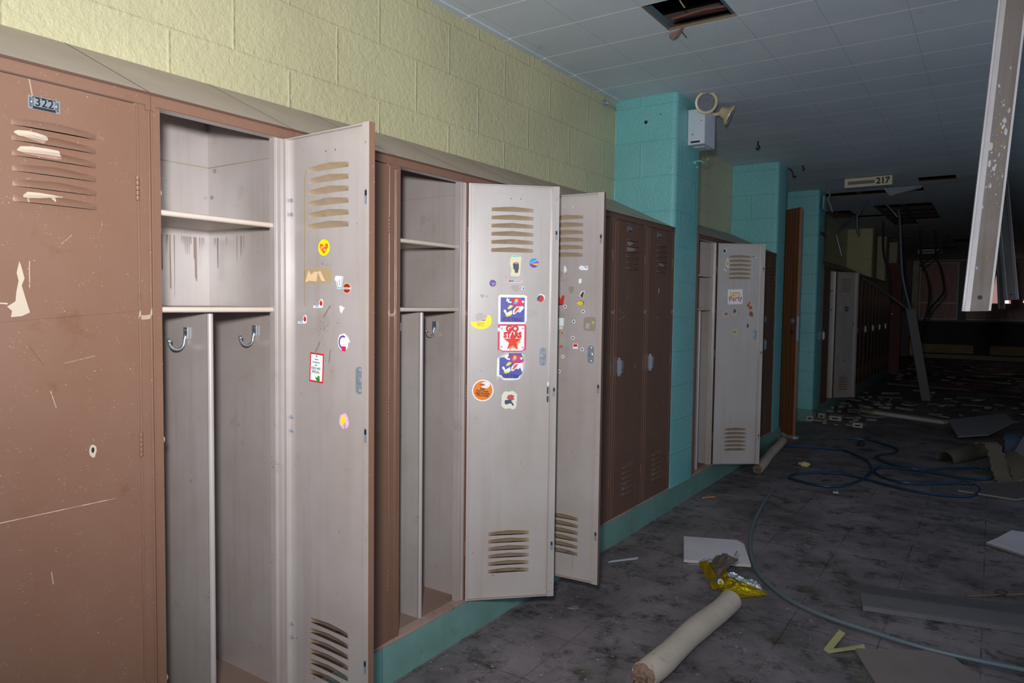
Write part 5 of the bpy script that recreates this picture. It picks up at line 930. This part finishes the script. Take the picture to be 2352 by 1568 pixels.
mb = MB().lathe((0.725, 4.035, 0.016), (1, 0.3, 0), [(0, 0.015), (0.004, 0.015), (0.006, 0.011), (0.018, 0.011), (0.02, 0.016), (0.03, 0.016), (0.032, 0.009)], 14); tag(mb.build('hose_connector', [M_chrome], smooth=True), 'small chrome hose connector below the blue loops', 'connector')
# switch boxes and broken fittings near the third pilaster
def fitting(x, y, rz, sx, sy, sz, label, col=(166, 156, 152)):
    t = empty('electrical_box', (x, y, 0.012), rz, label, 'electrical box')
    MB().box(-sx, -sy, 0, sx, sy, sz, [0] * 6).build('case', plain('box_%d_%d_%d' % col, col, 0.6), t, bevel=0.003); MB().box(-sx * 0.5, -sy - 0.001, sz * 0.35, sx * 0.5, -sy, sz * 0.65).build('slot', M_dark, t)
for a in ((-0.02, 7.02, 0.2, 0.035, 0.02, 0.055, 'small white box leaning nearest the brown wooden door'), (0.06, 7.25, -0.1, 0.035, 0.03, 0.06, 'small white box second from the brown wooden door'), (0.20, 7.22, 0.0, 0.06, 0.04, 0.05, 'white electrical box with dark slot lying in the rubble'), (0.46, 6.88, 0.1, 0.045, 0.03, 0.05, 'white electrical box with slot, nearest one on bare floor'), (0.26, 7.95, 0.3, 0.07, 0.05, 0.05, 'dark junction box behind the white boxes')): fitting(*a, col=(70, 62, 58) if 'dark junction' in a[-1] else (166, 156, 152))
slabp([(-0.06, 7.08), (0.02, 7.45), (0.16, 7.42), (0.10, 7.05)], 0.004, 0.02, 'foam_slab', 'yellowish foam slab under the small white boxes', [plain('olive_foam', (150, 140, 100), 0.9)] * 3, 'foam')
slabp([(0.33, 6.98), (0.36, 7.16), (0.50, 7.12), (0.48, 6.92)], 0.003, 0.018, 'foam_slab', 'yellowish foam slab beside the nearest white electrical box', [plain('olive_foam', (150, 140, 100), 0.9)] * 3, 'foam')
slabp([(0.28, 8.05), (0.38, 8.25), (0.52, 8.15), (0.42, 7.98)], 0.02, 0.02, 'foam_slab', 'yellowish foam slab behind the junction box', [plain('olive_foam', (150, 140, 100), 0.9)] * 3, 'foam')
slabp([(0.14, 5.15), (0.16, 5.38), (0.33, 5.36), (0.30, 5.14)], 0.002, 0.006, 'floor_plate', 'thin grey plate on the floor by the brown wooden door', [M_debris] * 3, 'plate')
# foil snack bag
def foil_bag():
    t = empty('foil_bag', (0.60, 2.18, 0), 0, 'crumpled yellow foil snack bag lying on the speckled ceiling tile', 'snack bag')
    from mathutils import noise
    m, nt, b, L = nodes('yellow_foil'); b.inputs['Base Color'].default_value = srgb(206, 178, 20); b.inputs['Metallic'].default_value = 0.75; b.inputs['Roughness'].default_value = 0.22
    v = mapped(nt); bump(nt, b, nz(nt, v, 38, 4, 0.6), 1.0, 0.006)
    m2, nt2, b2, L2 = nodes('silver_foil'); b2.inputs['Base Color'].default_value = srgb(196, 206, 216); b2.inputs['Metallic'].default_value = 0.7; b2.inputs['Roughness'].default_value = 0.3; bump(nt2, b2, nz(nt2, mapped(nt2), 45, 4, 0.6), 1.0, 0.005)
    M_in = paint('muddy_bag_lining', (92, 84, 78), 0.6, bmp=0.8)
    def patch(name, c4, mat, nu=16, nv=12, amp=0.012, seed=0, layers=None):
        a, b_, c_, d_ = [Vector(p) for p in c4]; vs = []
        for i in range(nu + 1):
            for j in range(nv + 1):
                q, s = i / nu, j / nv; p = (a.lerp(b_, q)).lerp(d_.lerp(c_, q), s)
                h = noise.noise(Vector((q * 3.2, s * 2.6, seed * 7.1))) + 0.5 * noise.noise(Vector((q * 8, s * 7, seed * 3.3)))
                p = p + Vector((0.2 * h, -0.3 * h, 1)) * (h * amp); p.z = max(p.z, 0.004); vs.append(p)
        mb = MB().add(vs, [(i * (nv + 1) + j, (i + 1) * (nv + 1) + j, (i + 1) * (nv + 1) + j + 1, i * (nv + 1) + j + 1) for i in range(nu) for j in range(nv)])
        o = mb.build(name, mat, t, (-0.60, -2.18, 0)); o.modifiers.new('s', 'SOLIDIFY').thickness = 0.0006; return o
    patch('yellow_front', [(0.475, 2.235, 0.045), (0.60, 2.055, 0.012), (0.665, 2.10, 0.03), (0.575, 2.235, 0.085)], m, seed=1)['label'] = 'shiny yellow foil front'
    patch('yellow_front', [(0.575, 2.10, 0.02), (0.70, 2.035, 0.006), (0.805, 2.145, 0.008), (0.625, 2.16, 0.045)], m, seed=2, amp=0.014)['label'] = 'shiny yellow foil side'
    patch('silver_edge', [(0.615, 2.165, 0.050), (0.795, 2.15, 0.010), (0.74, 2.20, 0.030), (0.635, 2.20, 0.045)], m2, seed=3)['label'] = 'silver foil back edge'
    patch('silver_edge', [(0.472, 2.237, 0.046), (0.50, 2.235, 0.055), (0.545, 2.275, 0.07), (0.49, 2.27, 0.055)], m2, seed=4, amp=0.004)
    patch('bag_lining', [(0.520, 2.235, 0.055), (0.60, 2.12, 0.045), (0.665, 2.20, 0.115), (0.575, 2.26, 0.110)], M_in, seed=5)['label'] = 'muddy grey bag lining'
    patch('silver_edge', [(0.640, 2.21, 0.115), (0.648, 2.20, 0.118), (0.657, 2.21, 0.14), (0.648, 2.22, 0.14)], m2, 4, 4, 0.003, 6)
    mb = MB(); Mx = (Vector((0.585, 2.108, 0.036)), Vector((0.80, 0.50, 0.32)).normalized(), Vector((-0.35, 0.10, 0.90)).normalized()); vs, fs = text_mesh('ONION', 0.020, 0.0012)
    nrm = Mx[1].cross(Mx[2]).normalized(); nrm = nrm if nrm.y < 0 else -nrm
    for s_, dz, mi, dd in ((1.0, 0, 0, 0.006), ):
        mb.add([Mx[0] - Vector((0.60, 2.18, 0)) + Mx[1] * (a * 0.62) + Mx[2] * (b_ * 0.8) + nrm * 0.022 for a, b_, _ in vs], fs, 0)
    mb.build('lettering', plain('print_dark', (30, 34, 40), 0.5), t)
    mb = MB(); c_ = Vector((0.015, -0.078, 0.030)); a1 = Vector((0.75, 0.45, -0.25)).normalized(); a2 = Vector((-0.1, 0.35, 0.9)).normalized(); nr = a1.cross(a2).normalized(); nr = nr if nr.y < 0 else -nr
    for r_, k, mi in ((0.018, 0.0, 0), (0.0145, 0.001, 1), (0.007, 0.002, 2)): mb.add([c_ + nr * (0.010 + k) + a1 * r_ * math.cos(R(q * 20)) + a2 * r_ * math.sin(R(q * 20)) for q in range(18)], [list(range(18))], mi)
    mb.build('round_badge', [M_dark, plain('badge_white', (180, 190, 196), 0.4), m], t)
foil_bag()
# ---------------------------------------------------------------- debris scattered down the hall
rn = random.Random(77)
protos = []
for k in range(6):
    pts = ragged(0, 0, 0.5, 0.5, 200 + k, 7, 0.45, 4); mb = MB(); n = len(pts)
    mb.add([(p[0], p[1], 0) for p in pts] + [(p[0], p[1], 1) for p in pts], [list(range(n))[::-1], list(range(n, 2 * n))] + [(i, (i + 1) % n, n + (i + 1) % n, n + i) for i in range(n)], [0, 0] + [1] * n)
    me_o = mb.build('rubble_piece', [(M_tilefrag, M_debris, M_fibre)[k % 3], M_edge]); protos.append(me_o.data); bpy.data.objects.remove(me_o)
m_blue = paint('blue_grey_painted_tile', (100, 116, 124), 0.6, bmp=0.5)
def piece(x, y, sx, sy, h, rz, k, label, group, name='rubble_piece', tilt=0):
    o = bpy.data.objects.new(name, protos[k % 6]); C.objects.link(o); o.location = (x, y, 0.001 + abs(tilt) * max(sx, sy) * 0.5); o.scale = (sx, sy, h); o.rotation_euler = (tilt, 0, rz); return tag(o, label, 'rubble', group)
taken = [(0.27 + 0.9 * q, 8.2 - 0.4 * q, 0.12) for q in (0, .2, .4, .6, .8, 1)] + [(0.3 + 1.3 * q, 12.3 - 0.4 * q, 0.16) for q in (0, .2, .4, .6, .8, 1)] + [(0.2 + 1.1 * q, 11.7 - 0.15 * q, 0.16) for q in (0, .25, .5, .75, 1)] + [(0.86, 9.72, 0.12), (1.03, 9.55, 0.22), (1.4, 9.72, 0.22), (1.3, 10.6, 0.24), (0.4, 9.9, 0.22), (1.62, 8.5, 0.24), (1.45, 7.3, 0.5), (1.8, 6.9, 0.3)]
taken += [(-0.02, 7.02, .06), (0.06, 7.25, .1), (0.20, 7.22, .1), (0.46, 6.95, .12), (0.26, 7.95, .1), (0.40, 8.12, .12), (0.03, 7.25, .15)]
def free(x, y, s, xa=None, xb=None, ya=None, yb=None):
    for _ in range(60):
        if all((x - a) ** 2 + (y - b) ** 2 > (s * 0.5 + c_) ** 2 for a, b, c_ in taken): break
        if xa is None: y = 6.8 + rn.random() ** 0.9 * 11.5; x = min(rn.uniform(0.05, 0.45 + 0.16 * y), 2.9)
        else: x, y = rn.uniform(xa, xb), rn.uniform(ya, yb)
    taken.append((x, y, s * 0.5)); return x, y
far = 'broken ceiling tile piece in the rubble strewn far down the dark hall'
for k in range(150):
    y = 6.8 + rn.random() ** 0.9 * 11.5; x = rn.uniform(0.05, 0.45 + 0.16 * y); x = min(x, 2.9)
    if y < 8.4 and 0.5 < x < 1.1: continue
    s = rn.uniform(0.06, 0.30); piece(*free(x, y, s), s, s * rn.uniform(0.35, 0.9), rn.uniform(0.008, 0.03), rn.uniform(0, 6.28), rn.randrange(6), far, 'ceiling tile rubble far down the hall', tilt=rn.choice([0, 0, 0, 0.05, 0.12]))
for k in range(26):
    x, y = rn.uniform(0.0, 0.5), rn.uniform(6.9, 9.8)
    s = rn.uniform(0.04, 0.14); piece(*free(x, y, s, 0.0, 0.5, 6.9, 9.8), s, s * rn.uniform(0.4, 0.9), rn.uniform(0.01, 0.03), rn.uniform(0, 6.28), rn.randrange(6), 'small rubble piece beside the third turquoise pilaster', 'rubble by the third turquoise pilaster', tilt=rn.choice([0, 0.1, 0.2]))
for x, y, sx, sy, rz, lab in ((1.03, 9.55, 0.30, 0.26, 0.1, 'blue grey ceiling tile lying flat, left of two on the bare floor'), (1.40, 9.72, 0.30, 0.26, 0.0, 'blue grey ceiling tile lying flat, right of two beyond the plank'), (1.30, 10.6, 0.34, 0.28, 0.2, 'blue grey ceiling tile lying flat furthest of three'), (0.40, 9.9, 0.30, 0.26, 0.3, 'blue grey tile lying beside the far open locker'), (1.62, 8.5, 0.34, 0.3, 0.1, 'blue grey ceiling tile lying flat at the right edge')):
    mb = MB().box(-sx / 2, -sy / 2, 0.002, sx / 2, sy / 2, 0.016); o = mb.build('ceiling_tile', m_blue, None, (x, y, 0), bevel=0.002); o.rotation_euler = (0, 0, rz); tag(o, lab, 'ceiling tile')
for x, y, s, k, lab in ((0.20, 1.57, 0.05, 0, 'small brown strip of debris below the GO STARS door'), (0.50, 1.90, 0.030, 0, 'small tan scrap left of the pipe insulation'), (0.545, 1.895, 0.02, 2, 'dark scrap left of the pipe insulation'), (0.93, 2.47, 0.022, 0, 'pale chip right of the foil bag'), (1.00, 2.0, 0.03, 0, 'bluish scrap above the folded yellow strip'), (1.13, 2.95, 0.022, 1, 'pale chip in the middle of the floor'), (0.86, 1.62, 0.035, 0, 'round pale scrap at the bottom beside the insulation'), (0.47, 1.60, 0.022, 1, 'white scrap left of the near end of the insulation'), (0.16, 1.68, 0.02, 1, 'pale scrap near the base tiles')):
    piece(x, y, s, s * 0.6, 0.003, rn.uniform(0, 3), k, lab, None, 'floor_scrap')
# uncountable paint flakes
mb = MB()
for k in range(2000):
    y = 0.9 + rn.random() ** 1.4 * 9.0; x = rn.uniform(0.01, min(0.5 + 0.42 * y, 2.6)); s = 0.0010 + rn.random() ** 5 * 0.008; a = rn.random() * 6.28; n = 5; z = 0.0008
    if rn.random() < 0.25: x = rn.random() ** 2 * 0.25 + 0.01
    mb.add([(x + s * math.cos(a + 1.257 * i) * rn.uniform(0.5, 1), y + s * math.sin(a + 1.257 * i) * rn.uniform(0.5, 1), z) for i in range(n)] + [(x, y, z + s * 0.3)], [(i, (i + 1) % n, n) for i in range(n)], 0 if rn.random() < 0.6 else 1)
tag(mb.build('paint_flakes', [plain('flake_white', (142, 138, 136), 0.8), plain('flake_grey', (112, 106, 104), 0.8)]), 'pale paint flakes sprinkled over the grimy floor', 'paint flakes', None, 'stuff')
for n_ in ('P',): pass
